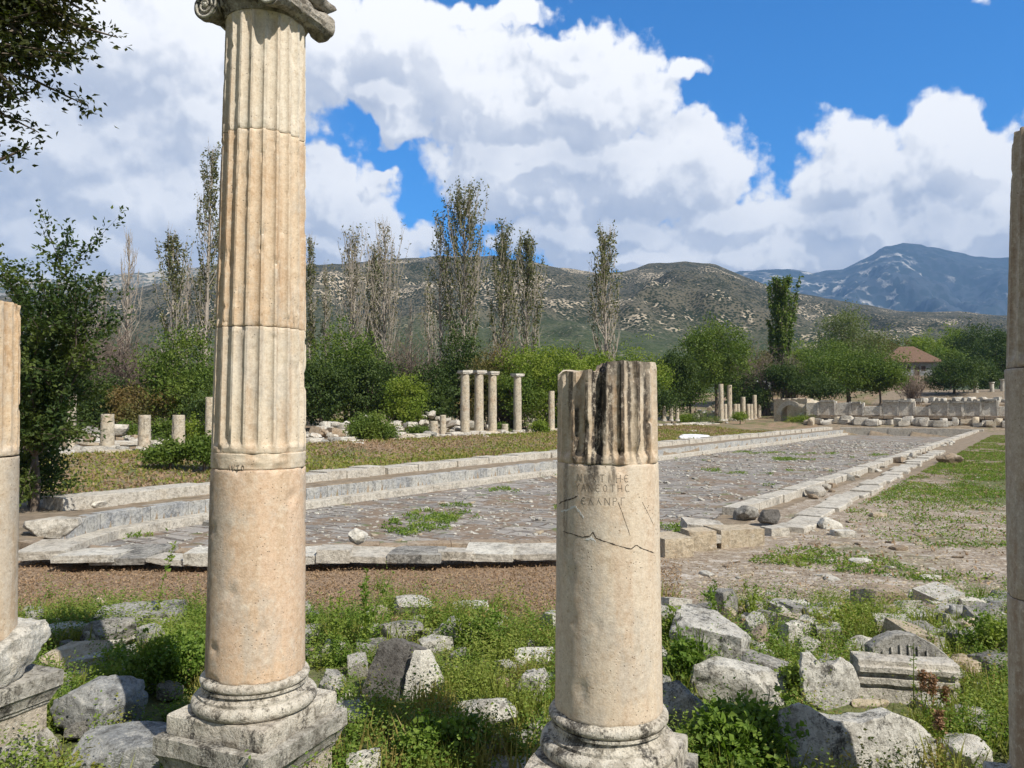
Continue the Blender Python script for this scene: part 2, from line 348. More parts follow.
# ------------------------------------------------------------------ terrain
UX, UY = math.sin(math.atan(533/770)), math.cos(math.atan(533/770))     # long axis of the pool
NX, NY = UY, -UX
def st(x, y): return NX*x+NY*y, UX*x+UY*y
def xy(s, t): return NX*s+UX*t, NY*s+UY*t
S0, S1, TE = -22.8, -7.4, 113.0            # pool sides and far end
FZ = -.68
near = [G(720,514), G(700,527), G(640,536), G(556,545), G(470,547), G(380,549), G(300,551), G(210,554), G(120,556), G(60,551), G(38,541)]
arc = [G(62,524), G(100,514), G(150,506.5), G(205,499.5), G(255,494)]
poly = [(p.x, p.y) for p in near] + [(p.x, p.y) for p in arc]
poly += [xy(S0, 24), xy(S0, TE), xy(S1, TE)]
poly = np.array(poly)
def inpoly(X, Y, P):
    X = np.asarray(X, float); Y = np.asarray(Y, float); r = np.zeros(X.shape, bool); n = len(P)
    for i in range(n):
        x1, y1 = P[i]; x2, y2 = P[(i+1) % n]
        c = ((y1 > Y) != (y2 > Y)); r ^= c & (X < (x2-x1)*(Y-y1)/((y2-y1) if y2 != y1 else 1e-9)+x1)
    return r
def polydist(X, Y, P):
    d = np.full(np.shape(X), 1e9)
    for i in range(len(P)):
        a = P[i]; b = P[(i+1) % len(P)]; ab = b-a; L = ab@ab
        t = np.clip(((X-a[0])*ab[0]+(Y-a[1])*ab[1])/L, 0, 1)
        d = np.minimum(d, np.hypot(X-a[0]-t*ab[0], Y-a[1]-t*ab[1]))
    return d
def terr(X, Y):
    X = np.asarray(X, float); Y = np.asarray(Y, float); s = NX*X+NY*Y; t = UX*X+UY*Y; R = np.hypot(X, Y)
    z = .60*sstep(-s, 30, 39.5)*sstep(Y, -20, 10)
    z = z + .5*sstep(t, 114, 119)*sstep(-s, -30, -10)*0
    z = np.maximum(z, .9*sstep(t, 115, 120))
    z = z + 6.0*sstep(t, 128, 190) + 5*sstep(-s, 70, 200)*sstep(Y, 10, 60)
    z = z + .05*vn(X*.5, Y*.5, 3)*sstep(R, 2, 6) + .03*vn(X*2.5, Y*2.5, 4)*(R < 40)
    z = z + .10*sstep(Y, 13.0, 11)*vn(X*.9+3, Y*.9, 8)*(R < 40)
    z = z + .12*sstep(Y, 12.5, 9)*(np.abs(X) < 30)
    return z
def tz(x, y): return float(terr(np.array([x]), np.array([y]))[0])
def build_ground():
    rr = [0.6]
    while rr[-1] < 620: rr.append(rr[-1]*(1.0062 if 4 < rr[-1] < 160 else 1.03))
    rr = np.array(rr)
    a = np.concatenate([np.linspace(-45, 45, 620), np.linspace(45, 315, 90)[1:-1]])
    A, Rr = np.meshgrid(np.radians(a), rr); X, Y = np.sin(A)*Rr, np.cos(A)*Rr; Z = terr(X, Y)
    nr, na = X.shape
    ins = inpoly(X, Y, poly); dd = polydist(X, Y, poly)
    lim = .10 + .003*Rr
    Z = np.where(ins & (dd > lim*0), np.minimum(Z, FZ-.25), Z-.0)
    v = np.stack([X, Y, Z], -1).reshape(-1, 3)
    i = np.arange(nr-1)[:, None]; j = np.arange(na)[None, :]; jn = (j+1) % na
    f = np.stack([i*na+j, (i+1)*na+j, (i+1)*na+jn, i*na+jn], -1).reshape(-1, 4)
    c = len(v); v = np.vstack([v, [[0, 0, 0]]])
    o = link('ground', v, f, None, smooth=True)
    x, y = v[:, 0], v[:, 1]; s = NX*x+NY*y; t = UX*x+UY*y; n = vn(x*.6, y*.6, 21); n2 = vn(x*.25, y*.25, 22)
    px = 512+F*x/np.maximum(y, .1)
    green = np.full(len(x), .25)
    green = np.maximum(green, .8*sstep(y, 12.3, 11)*(np.abs(x) < 40))
    lefts = sstep(-s, 26, 28)
    green = np.where(lefts > .5, .50+.35*n, green)
    green = np.where((s > -6) & (t > 14), .20 + .6*sstep(s, -5, -1)*sstep(t, 20, 32) + .55*n2 + .3*n, green)
    brown = sstep(y, 10.6, 11.6)*sstep(y, 16, 15)*sstep(x, 4.0, 1.5) + lefts*(.55-.4*n) + sstep(-s, 70, 90)
    pale = sstep(x, 1.6, 3.4)*sstep(y, 11.2, 12.4)*(s > -6.5)*sstep(t, 46, 24)
    col = np.stack([np.clip(green, 0, 1), np.clip(brown, 0, 1), np.clip(pale, 0, 1), np.ones_like(x)], -1).astype(np.float32)
    ca = o.data.color_attributes.new('cover', 'FLOAT_COLOR', 'POINT'); ca.data.foreach_set('color', col.ravel())
    m, q, b = mat_new('ground_cover', .95)
    at = q.node('ShaderNodeAttribute', attribute_name='cover').outputs['Color']; sc = q.node('ShaderNodeSeparateColor'); q.put(sc.inputs[0], at)
    g_, b_, p_ = sc.outputs[0], sc.outputs[1], sc.outputs[2]
    tc = q.node('ShaderNodeNewGeometry').outputs['Position']
    n0 = q.noise(tc, .5, 5, .6); n1 = q.noise(tc, 2.2, 6, .65); n2_ = q.noise(tc, 14, 6, .7); n3 = q.noise(tc, 60, 3, .7)
    soil = q.mix(q.ss(n1, .35, .65), (.19, .15, .105), (.30, .24, .175))
    litter = q.mix(q.ss(n2_, .38, .62), (.18, .12, .078), (.36, .26, .175))
    litter = q.mix(q.ss(n3, .55, .7), litter, (.40, .31, .22))
    grass = q.mix(q.ss(n2_, .38, .62), (.055, .085, .022), (.15, .17, .06))
    pal = q.mix(q.ss(n2_, .4, .6), (.23, .18, .13), (.39, .33, .26))
    fl = q.noise(q.v('ADD', q.v('MULTIPLY', tc, (1.1, 2.3, 1)), q.v('SCALE', q.noise(tc, 1.1, 3, .5, out=1), scale=1.2)), 2.2, 9, .76)
    pal = q.mix(q.m('MULTIPLY', q.ss(fl, .53, .58), .8), pal, (.55, .50, .44)); pal = q.mix(q.m('MULTIPLY', q.ss(fl, .46, .36), .85), pal, (.16, .11, .08))
    col_ = q.mix(q.ss(q.m('ADD', b_, q.m('MULTIPLY', q.m('SUBTRACT', n1, .5), 1.2)), .3, .6), soil, litter)
    col_ = q.mix(q.ss(q.m('ADD', p_, q.m('MULTIPLY', q.m('SUBTRACT', n1, .5), 1.0)), .35, .6), col_, pal)
    gm = q.m('ADD', g_, q.m('MULTIPLY', q.m('SUBTRACT', q.m('ADD', q.m('MULTIPLY', n0, .5), q.m('MULTIPLY', n2_, .5)), .5), 2.6))
    col_ = q.mix(q.m('MULTIPLY', q.ss(gm, .42, .72), .85), col_, grass)
    q.put(b.inputs['Base Color'], col_); q.put(b.inputs['Normal'], q.bump(q.m('ADD', n2_, q.m('MULTIPLY', fl, .6)), .8, .06))
    o.data.materials.append(m); tag(o, kind='structure'); return o
build_ground()

# ---- hills and mountain, real ridges at their distances
def interp(tab, x): return np.interp(x, [a for a, b in tab], [b for a, b in tab])
def ridge(name, tab, Y0, Y1, Y2, zbase0, mat, seed, rough, pw=1.3, npx=460, ny=120, lo=-900, hi=1900, spur=1.0):
    pxs = np.linspace(lo, hi, npx); ys = np.concatenate([np.geomspace(Y0, Y1, ny), np.linspace(Y1, Y2, ny//4)[1:]])
    PX, YY = np.meshgrid(pxs, ys); XX = (PX-512)/F*YY
    top = CAMZ + (408-interp(tab, PX))/F*Y1
    k = np.where(YY <= Y1, np.clip((YY-Y0)/(Y1-Y0), 0, 1)**pw, np.clip(1-(YY-Y1)/(Y2-Y1), 0, 1))
    sc = 6/(Y1-Y0)
    r = 1-np.abs(vn(XX*sc, YY*sc*.6, seed, 5)*2.2); r2 = vn(XX*sc*5, YY*sc*5, seed+1, 4)
    Z = zbase0 + (top-zbase0)*k + (top-zbase0)*rough*(r-.6)*np.sin(np.pi*np.clip(k, 0, 1))**1.3*spur + (top-zbase0)*.016*r2*(k > .02)
    v = np.stack([XX, YY, Z], -1).reshape(-1, 3); nr, nc = PX.shape
    i = np.arange(nr-1)[:, None]; j = np.arange(nc-1)[None, :]
    f = np.stack([i*nc+j, i*nc+j+1, (i+1)*nc+j+1, (i+1)*nc+j], -1).reshape(-1, 4)
    o = link(name, v, f, mat, smooth=True); return tag(o, kind='structure')
def hillmat(name, scrub, earth, tanrock, dots, tan_lo, tan_hi, psc, lowgreen=None):
    m, q, b = mat_new(name, 1); p = q.node('ShaderNodeNewGeometry').outputs['Position']
    n1 = q.noise(p, psc, 6, .62); n2 = q.noise(p, psc*6, 6, .7); d = q.vor(p, dots)
    e = q.mix(q.ss(n2, .4, .6), earth, tuple(c*.75 for c in earth))
    e = q.mix(q.ss(q.m('ADD', q.m('MULTIPLY', n1, .5), q.m('MULTIPLY', n2, .5)), tan_lo, tan_hi), e, tanrock)
    thr = q.m('ADD', .34, q.m('MULTIPLY', q.ss(n2, .35, .65), .30))
    k = q.ss(q.m('SUBTRACT', d, thr), .08, -.02)
    c = q.mix(k, e, scrub)
    if lowgreen:
        zz = q.sep(p)[2]; c = q.mix(q.m('MULTIPLY', q.ss(q.m('ADD', zz, q.m('MULTIPLY', n1, 120)), 165, 95), .75), c, lowgreen)
    q.put(b.inputs['Base Color'], c); q.put(b.inputs['Normal'], q.bump(n2, .8, 12)); return m
ridge('hills', [(-900,285),(-200,300),(0,296),(75,292),(130,288),(190,276),(250,266),(330,263),(400,258),(450,255),(500,256),(545,264),(600,273),(628,270),(650,263),(680,261),(715,263),(745,276),(775,288),(820,296),(860,304),(900,311),(960,311),(1015,316),(1300,330),(1900,320)],
      330, 1500, 2300, 6, hillmat('scrub_hillside', (.026, .034, .019), (.13, .118, .082), (.50, .42, .31), .30, .520, .560, .006, (.060, .085, .032)), 5, .20, 1.15)
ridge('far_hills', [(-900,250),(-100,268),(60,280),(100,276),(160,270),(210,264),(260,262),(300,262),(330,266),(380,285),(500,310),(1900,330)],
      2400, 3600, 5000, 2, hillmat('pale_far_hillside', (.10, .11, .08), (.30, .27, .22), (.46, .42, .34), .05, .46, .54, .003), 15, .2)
ridge('mountain', [(-900,330),(500,330),(640,300),(720,276),(745,270),(780,268),(815,272),(845,268),(862,260),(885,247),(905,243),(925,244),(950,250),(985,256),(1015,258),(1060,262),(1200,275),(1900,300)],
      4200, 7500, 8600, 2, hillmat('bare_mountain_rock', (.035, .05, .055), (.06, .075, .09), (.50, .48, .44), .012, .50, .60, .0009), 41, .20, 1.0)

# ---- pool floor
def build_floor():
    x0, x1, y0, y1 = poly[:, 0].min()-.3, poly[:, 0].max()+.5, poly[:, 1].min()-.3, poly[:, 1].max()+.5
    v, f = [], []
    P = poly
    v = [(p[0], p[1], FZ) for p in P]
    import mathutils
    tris = mathutils.geometry.tessellate_polygon([[Vector((p[0], p[1], 0)) for p in P]])
    m, q, b = mat_new('pool_paving', .9)
    g = q.node('ShaderNodeNewGeometry').outputs['Position']; X, Y = q.sep(g)[:2]
    s = q.m('ADD', q.m('MULTIPLY', X, NX), q.m('MULTIPLY', Y, NY)); t = q.m('ADD', q.m('MULTIPLY', X, UX), q.m('MULTIPLY', Y, UY))
    p = q.comb(t, s, 0)
    br = q.node('ShaderNodeTexBrick'); q.put(br.inputs['Vector'], q.v('ADD', q.comb(s, t, 0), q.v('SCALE', q.noise(g, 1.1, 6, .7, out=1), scale=.6)))
    br.inputs['Scale'].default_value = 1; br.inputs['Brick Width'].default_value = 1.5; br.inputs['Row Height'].default_value = .85; br.inputs['Mortar Size'].default_value = .05
    q.put(br.inputs['Color1'], (.34, .315, .285)); q.put(br.inputs['Color2'], (.20, .195, .185)); q.put(br.inputs['Mortar'], (.085, .06, .04))
    n1 = q.noise(g, .7, 6, .6); n2 = q.noise(g, 8, 6, .7)
    c = q.mix(q.m('MULTIPLY', q.ss(n2, .45, .65), .7), br.outputs[0], (.33, .30, .27)); 
    c = q.mix(q.m('MULTIPLY', q.ss(q.noise(q.v('MULTIPLY', p, (3.5, .5, 1)), 1.0, 6, .65), .52, .60), .8), c, (.13, .115, .10))
    c = q.mix(q.m('MULTIPLY', q.ss(q.m('ADD', q.m('MULTIPLY', n1, .7), q.m('MULTIPLY', n2, .3)), .49, .56), .85), c, (.21, .15, .10))
    c = q.mix(q.m('MULTIPLY', q.ss(q.noise(g, 3.1, 7, .75), .55, .62), .8), c, (.40, .37, .33))
    c = q.mix(q.m('MULTIPLY', q.ss(q.noise(q.v('ADD', g, (9, 2, 3)), 1.1, 6, .6), .60, .68), .8), c, (.12, .15, .05))
    q.put(b.inputs['Base Color'], c); q.put(b.inputs['Normal'], q.bump(q.m('ADD', n2, q.m('MULTIPLY', br.outputs[1], -1)), .8, .05))
    o = link('pool_floor', v, [tuple(t_) for t_ in tris], m); tag(o, kind='structure')
    if o.data.polygons[0].normal.z < 0: o.data.flip_normals()
build_floor()

# ------------------------------------------------------------------ rocks
def cubegrid(n):
    V = {}; vs = []; fs = []
    def vid(i, j, k):
        if (i, j, k) not in V: V[(i, j, k)] = len(vs); vs.append((i/n*2-1, j/n*2-1, k/n*2-1))
        return V[(i, j, k)]
    for a in range(n):
        for b in range(n):
            fs.append([vid(a,b,0), vid(a,b+1,0), vid(a+1,b+1,0), vid(a+1,b,0)]); fs.append([vid(a,b,n), vid(a+1,b,n), vid(a+1,b+1,n), vid(a,b+1,n)])
            fs.append([vid(a,0,b), vid(a+1,0,b), vid(a+1,0,b+1), vid(a,0,b+1)]); fs.append([vid(a,n,b), vid(a,n,b+1), vid(a+1,n,b+1), vid(a+1,n,b)])
            fs.append([vid(0,a,b), vid(0,a,b+1), vid(0,a+1,b+1), vid(0,a+1,b)]); fs.append([vid(n,a,b), vid(n,a+1,b), vid(n,a+1,b+1), vid(n,a,b+1)])
    return np.array(vs), np.array(fs)
_cg = {}
def rock_mesh(w, d, h, seed, kind='boulder', n=14):
    if n not in _cg: _cg[n] = cubegrid(n)
    v, f = _cg[n]; v = v.copy(); rng = np.random.RandomState(seed)
    sph = v/np.linalg.norm(v, axis=1, keepdims=True)
    k = {'cut': 1.0, 'boulder': .25, 'block': .90, 'slab': .88, 'shard': .55, 'rough': .68}[kind]
    v = v*k + sph*(1-k)*1.12
    nc, lo = {'cut': (3, 1.30), 'boulder': (16, .62), 'block': (5, 1.02), 'slab': (6, .95), 'shard': (10, .50), 'rough': (11, .78)}[kind]
    for _ in range(nc):
        nn = rng.randn(3); nn /= np.linalg.norm(nn)
        if kind == 'shard': nn[2] = abs(nn[2])*.7; nn /= np.linalg.norm(nn)
        c = lo + rng.rand()*.28; ex = np.maximum(0, v@nn-c); v = v-ex[:, None]*nn[None, :]*.96
    if kind == 'shard': v[:, 0] *= 1-.32*np.clip(v[:, 2], 0, 1)
    amp = {'cut': .012, 'boulder': .07, 'block': .035, 'slab': .04, 'shard': .06, 'rough': .07}[kind]
    off = rng.rand(3)*50; sc = np.array([w, d, h])/max(w, d, h)
    ns = np.array([mn.fractal(Vector(tuple(p*sc*1.6+off)), .8, 2.1, 5) for p in v])
    rd = np.array([1-abs(mn.noise(Vector(tuple(p*sc*2.6+off+9))))*2.2 for p in v])
    v = v*(1+amp*ns+amp*.5*rd)[:, None]
    if n >= 12:
        h1 = np.array([mn.noise(Vector(tuple(p*sc*6.5+off))) for p in v]); h2 = np.array([mn.noise(Vector(tuple(p*sc*14+off))) for p in v])
        v = v*(1+(.012 if kind == 'cut' else .040 if kind != 'slab' else .022)*h1+.016*h2-.03*np.maximum(0, h1-.25)*2)[:, None]
    v = v*np.array([w/2, d/2, h/2])+np.array([0, 0, h/2])
    return v, f
_seed = [100]
def rock(name, loc, w, d, h, kind, mat, label=None, cat='stone', rz=0, tilt=(0, 0), sink=.12, n=14, group=None):
    _seed[0] += 1; v, f = rock_mesh(w, d, h*(1+sink), _seed[0], kind, n)
    o = link(name, v, f, M[mat], smooth=True, sharp=32 if n > 8 else 25)
    o.location = (loc[0], loc[1], loc[2]-h*sink); o.rotation_euler = (tilt[0], tilt[1], rz)
    if label: tag(o, label, cat, group)
    return o

# ------------------------------------------------------------------ columns
def shaft(name, R0, R1, z0, z1, flutes, mat, parent, seed, depth=.028, fl0=True, fl1=True, chip=.012, ztop=None, rows=None, per=12, cuts=(), rough=.002):
    """one drum; radius tapers R0->R1; flutes stop softly at the ends where fl0 / fl1"""
    na = (flutes*per) if flutes else 120
    nz = rows or max(10, int((z1-z0)/.035)); zs = np.linspace(z0, z1, nz+1)
    if flutes or True:
        e = [z0, z0+.006, z0+.02, z0+.04, z0+.06, z0+.085]; e2 = [z1-.085, z1-.06, z1-.04, z1-.02, z1-.006]
        zs = np.unique(np.concatenate([zs, e, e2]))
    th = np.arange(na)/na*2*np.pi; V = []
    off = Vector((seed*3.1, seed*1.7, seed*.9))
    for z in zs:
        tt = (z-z0)/(z1-z0); R = R0+(R1-R0)*tt
        fade = 1.0
        if fl0: fade *= float(sstep(z-z0, .03, .09))
        if fl1: fade *= float(sstep(z1-z, .03, .09))
        edge = min(z-z0, z1-z); rnd = .004 if edge < .003 else 0
        for a in th:
            r = R-rnd
            ca, sa = math.cos(a), math.sin(a)
            pv = Vector((ca*R, sa*R, z))
            if flutes:
                u = (a*flutes/(2*math.pi)) % 1.0; uu = abs(u-.5)*2
                if uu < .78: r -= depth*fade*math.sqrt(max(0, 1-(uu/.78)**2))
                nz_ = mn.noise(pv*15+off)
                if uu > .6 and nz_ > .30: r -= (nz_-.30)*depth*1.3
            c = mn.noise(pv*6.3+off*2)
            if c > .42: r -= (c-.42)*chip*4
            er = mn.noise(pv*11+off)
            if edge < .05 and er > .0: r -= er*chip*1.6*(1-edge/.05)
            r += rough*mn.noise(pv*30+off)
            for (ca0, cw, cz0, cz1, cd) in cuts:
                dA = abs((a-ca0+math.pi) % (2*math.pi)-math.pi)
                if dA < cw and cz0 < z < cz1: r -= cd*(1-(dA/cw)**2)*min(1, (z-cz0)/.15)
            V.append((ca*r, sa*r, z))
    V = np.array(V); nr = len(zs)
    f = [(i*na+j, i*na+(j+1) % na, (i+1)*na+(j+1) % na, (i+1)*na+j) for i in range(nr-1) for j in range(na)]
    # caps as shrinking rings
    top = V[-na:].copy(); base = len(V); prev = (nr-1)*na; extra = []
    for k, s_ in enumerate((.85, .6, .3)):
        ring = top.copy(); ring[:, :2] *= s_; ring[:, 2] += [.012*mn.noise(Vector((p[0]*9, p[1]*9, seed))) for p in ring]; extra.append(ring)
        st_ = base+k*na; f += [(prev+j, prev+(j+1) % na, st_+(j+1) % na, st_+j) for j in range(na)]; prev = st_
    f.append(tuple(range(prev, prev+na))); f.append(tuple(range(na))[::-1])
    V = np.vstack([V]+extra)
    if ztop is not None:
        lim = np.array([ztop(p[0], p[1]) for p in V]); V[:, 2] = np.minimum(V[:, 2], lim)
    return link(name, V, f, mat, parent, smooth=True, sharp=38)
def lathe(name, prof, mat, parent, seed=1, na=96, chip=.003, sharp=40, sq=None):
    V = []
    for (r, z) in prof:
        for j in range(na):
            a = 2*math.pi*j/na; R = r
            c = mn.noise(Vector((math.cos(a)*r*6+seed, math.sin(a)*r*6, z*6)))
            if c > .25: R -= (c-.25)*chip*5
            R += .002*mn.noise(Vector((math.cos(a)*r*30+seed, math.sin(a)*r*30, z*30)))
            V.append((math.cos(a)*R, math.sin(a)*R, z))
    nr = len(prof); f = [(i*na+j, i*na+(j+1) % na, (i+1)*na+(j+1) % na, (i+1)*na+j) for i in range(nr-1) for j in range(na)]
    f.append(tuple(range((nr-1)*na, nr*na))); f.append(tuple(range(na))[::-1])
    return link(name, V, f, mat, parent, smooth=True, sharp=sharp)
def attic_base(mat, parent, R, z0, H, seed):
    """torus, scotia, torus; R shaft radius"""
    prof = [(R*1.0, z0)]
    def tor(rc, zc, rr, n=9): return [(rc+rr*math.cos(t), zc+rr*math.sin(t)) for t in np.linspace(-math.pi/2, math.pi/2, n)]
    a = H*.20; prof += tor(R*1.12, z0+a, a)
    prof += [(R*1.13, z0+2*a+.001), (R*1.13, z0+2*a+.018)]
    zs0 = z0+2*a+.02; zs1 = z0+H-2*H*.125-.03
    for t in np.linspace(0, 1, 7): prof.append((R*(1.11-.06*math.sin(math.pi*(t*.5+.15)))-.02*t, zs0+(zs1-zs0)*t))
    prof += [(R*1.07, zs1+.002), (R*1.07, zs1+.02)]
    b = H*.125; prof += tor(R*1.01, z0+H-b-.008, b, 8); prof += [(R*.995, z0+H-.007), (R*.99, z0+H)]
    return lathe('base', prof, mat, parent, seed)
def sqprof(name, prof, mat, parent, seed, rz, n=20, chip=.012):
    """square moulded block from half-width / height profile, chipped"""
    V = []; per = 4*n
    for (hw, z) in prof:
        for k in range(4):
            for i in range(n):
                t = -1+2*i/n
                p = [(t, -1), (1, t), (-t, 1), (-1, -t)][k]
                x, y = p[0]*hw, p[1]*hw
                cn = mn.noise(Vector((x*5+seed, y*5, z*5))); e = max(0, cn-.1)*chip*3
                corner = max(0, min(abs(p[0]), abs(p[1]))-.86)
                s_ = 1-e/hw-corner*.05*(1+mn.noise(Vector((x*3+seed, y*3, z*7))))
                V.append((x*s_, y*s_, z+.35*chip*mn.noise(Vector((x*8, y*8, z*8+seed)))))
    nr = len(prof); f = [(i*per+j, i*per+(j+1) % per, (i+1)*per+(j+1) % per, (i+1)*per+j) for i in range(nr-1) for j in range(per)]
    f.append(tuple(range((nr-1)*per, nr*per))); f.append(tuple(range(per))[::-1])
    return link(name, V, f, mat, parent, smooth=True, sharp=35, rz=rz)
def pedestal(mat_cap, mat_d, parent, ztop, hw, rz, seed, zb):
    zc = ztop-.26
    cap = [(hw*.86, zc), (hw*.86, zc+.015), (hw*.89, zc+.03), (hw*.89, zc+.045), (hw*.92, zc+.07), (hw*.925, zc+.085), (hw*.96, zc+.11), (hw*.985, zc+.13), (hw, zc+.135), (hw, zc+.19), (hw*.998, zc+.255), (hw*.98, zc+.26)]
    sqprof('pedestal_cap', cap, mat_cap, parent, seed, rz)
    sqprof('pedestal_die', [(hw*.83, zb+.2), (hw*.83, zb+.4), (hw*.83, zc-.02), (hw*.845, zc)], mat_d, parent, seed+3, rz, chip=.004)
    bm_ = [(hw*1.0, zb-.25), (hw*1.0, zb+.06), (hw*.97, zb+.07), (hw*.96, zb+.10), (hw*.91, zb+.14), (hw*.90, zb+.16), (hw*.86, zb+.19), (hw*.85, zb+.205)]
    sqprof('pedestal_foot', bm_, mat_cap, parent, seed+5, rz)
RZ = rad(-22)
def cyl_hit(px, py, c, R):
    r = ray(px, py); a = r.x**2+r.y**2; b = -2*(r.x*c[0]+r.y*c[1]); cc = c[0]**2+c[1]**2-R*R
    k = (-b-math.sqrt(max(0, b*b-4*a*cc)))/(2*a); return math.atan2(r.y*k-c[1], r.x*k-c[0]), CAMZ+r.z*k
def ribbon(name, pts, c, Rf, mat, parent, wd, seed=0, lift=.0015, taper=True):
    """flat strip lying on the shaft; pts = (angle, z)"""
    mb = MB(); P = []
    for i in range(len(pts)-1):
        for k in range(6):
            t = k/6; P.append((pts[i][0]*(1-t)+pts[i+1][0]*t, pts[i][1]*(1-t)+pts[i+1][1]*t))
    P.append(pts[-1]); V = []; n = len(P); rnd = random.Random(seed)
    for i, (a, z) in enumerate(P):
        z += rnd.uniform(-.3, .3)*wd if wd < .02 and taper else 0
        a2, z2 = P[min(i+1, n-1)]; a1, z1 = P[max(i-1, 0)]; R = Rf(z)
        dx_, dz_ = (a2-a1)*R, z2-z1; L = math.hypot(dx_, dz_) or 1; nx, nz_ = -dz_/L, dx_/L
        ww = wd/2*(rnd.uniform(.4, 1.5) if taper else 1)*(min(1, .35+min(i, n-1-i)/3) if taper else 1)
        for sg in (-1, 1):
            for lf in (-.004, lift):
                aa = a+sg*nx*ww/R; V.append((math.cos(aa)*(R+lf), math.sin(aa)*(R+lf), z+sg*nz_*ww))
    f = []
    for i in range(n-1):
        b = i*4; f += [(b+1, b+3, b+7, b+5), (b, b+1, b+5, b+4), (b+3, b+2, b+6, b+7)]
    return link(name, V, f, mat, parent)
LET = {'N': [[(0,0),(0,1)],[(0,1),(.7,0)],[(.7,0),(.7,1)]], 'I': [[(.1,0),(.1,1)]], 'X': [[(0,0),(.7,1)],[(0,1),(.7,0)]], 'T': [[(.35,0),(.35,1)],[(0,1),(.7,1)]],
       'H': [[(0,0),(0,1)],[(.65,0),(.65,1)],[(0,.5),(.65,.5)]], 'C': [[(.65,.9),(.3,1),(.02,.7),(.02,.3),(.3,0),(.65,.1)]], 'E': [[(.65,.9),(.3,1),(.02,.7),(.02,.3),(.3,0),(.65,.1)],[(.02,.5),(.5,.5)]],
       'Y': [[(0,1),(.35,.5),(.7,1)],[(.35,.5),(.35,0)]], 'A': [[(0,0),(.38,1),(.75,0)],[(.18,.4),(.55,.4)]], 'O': [[(.35,0),(.05,.3),(.05,.7),(.35,1),(.65,.7),(.65,.3),(.35,0)]],
       'L': [[(0,0),(.38,1)],[(.25,.7),(.72,0)]], 'P': [[(0,0),(0,1),(.4,1),(.6,.8),(.4,.55),(0,.5)]], 'G': [[(0,0),(0,1),(.6,1)]], 'V': [[(0,1),(.35,0),(.7,1)]]}
def inscription(lines, Rf, parent, mat, hgt, wd):
    """lines: (text, start angle, baseline z, step)"""
    mb = None; V = []; Fc = []; nb = 0
    for txt, a0, z0, step in lines:
        a = a0
        for ch in txt:
            if ch != ' ':
                for s_ in LET[ch]:
                    o = ribbon('tmp', [(a+x*step*.8, z0+y*hgt) for x, y in s_], None, Rf, None, None, wd, lift=.0012, taper=False)
                    me = o.data; V += [tuple(v.co) for v in me.vertices]; Fc += [tuple(i+nb for i in p.vertices) for p in me.polygons]; nb = len(V)
                    bpy.data.objects.remove(o); bpy.data.meshes.remove(me)
            a += step
    return link('inscription', V, Fc, mat, parent)

# --- left tall column
cL = Q(256, 560, 5.84); cL = Vector((cL.x, 5.84, 0)); RL = .358
def zat(py, Y): return Q(512, py, Y).z
EL = empty('tall_column', (cL.x, cL.y, 0)); tag(EL, kind='thing'); tag(EL, 'tallest marble column with an Ionic capital and fluted upper drums, left of centre', 'column')
EL.rotation_euler.y = rad(.35)
zb = .655
zs = zat(686, 5.48); zj1 = zat(470, 5.5); zj2 = zat(325, 5.5); zj3 = zat(125, 5.5); zt = zat(1, 5.5)
Htot = zt-zs
def RLf(z): t = (z-zs)/Htot; return RL*(1-.185*t**1.25)
mA = shaft_mat('peach_smooth_shaft', (.66, .48, .33), (.66, .50, .37), (.58, .44, .31), [(rad(-150), .30, zs-.2, zs+1.4, .45)], .22)
mB = shaft_mat('ochre_fluted_shaft', (.69, .57, .43), (.62, .47, .32), (.50, .34, .21), [], .55)
mB2 = shaft_mat('pale_fluted_shaft', (.70, .63, .52), (.64, .54, .41), (.52, .39, .27), [], .60)
shaft('smooth_drum', RLf(zs), RLf(zj1), zs, zj1-.004, 0, mA, EL, 1, fl0=False, fl1=False, chip=.020, rough=.0015)
shaft('collar_drum', RLf(zj1)*.998, RLf(zj1+.11), zj1, zj1+.115, 0, mB2, EL, 9, chip=.018)
shaft('fluted_drum', RLf(zj1+.115), RLf(zj2), zj1+.1151, zj2-.004, 20, mB2, EL, 2, fl0=True, fl1=False)
shaft('fluted_drum', RLf(zj2), RLf(zj3), zj2, zj3-.004, 20, mB, EL, 3, fl0=False, fl1=False)
shaft('fluted_drum', RLf(zj3), RLf(zt), zj3, zt, 20, mB2, EL, 4, fl0=False, fl1=True)
b = attic_base(M['base'], EL, RL, zb+.145, zs-zb-.145+.005, 5)
sqprof('plinth', [(.425, zb), (.43, zb+.02), (.43, zb+.13), (.42, zb+.145)], M['base'], EL, 12, RZ, chip=.010)
pedestal(M['pedcap'], M['ped'], EL, zb, .495, RZ, 7, -.05)
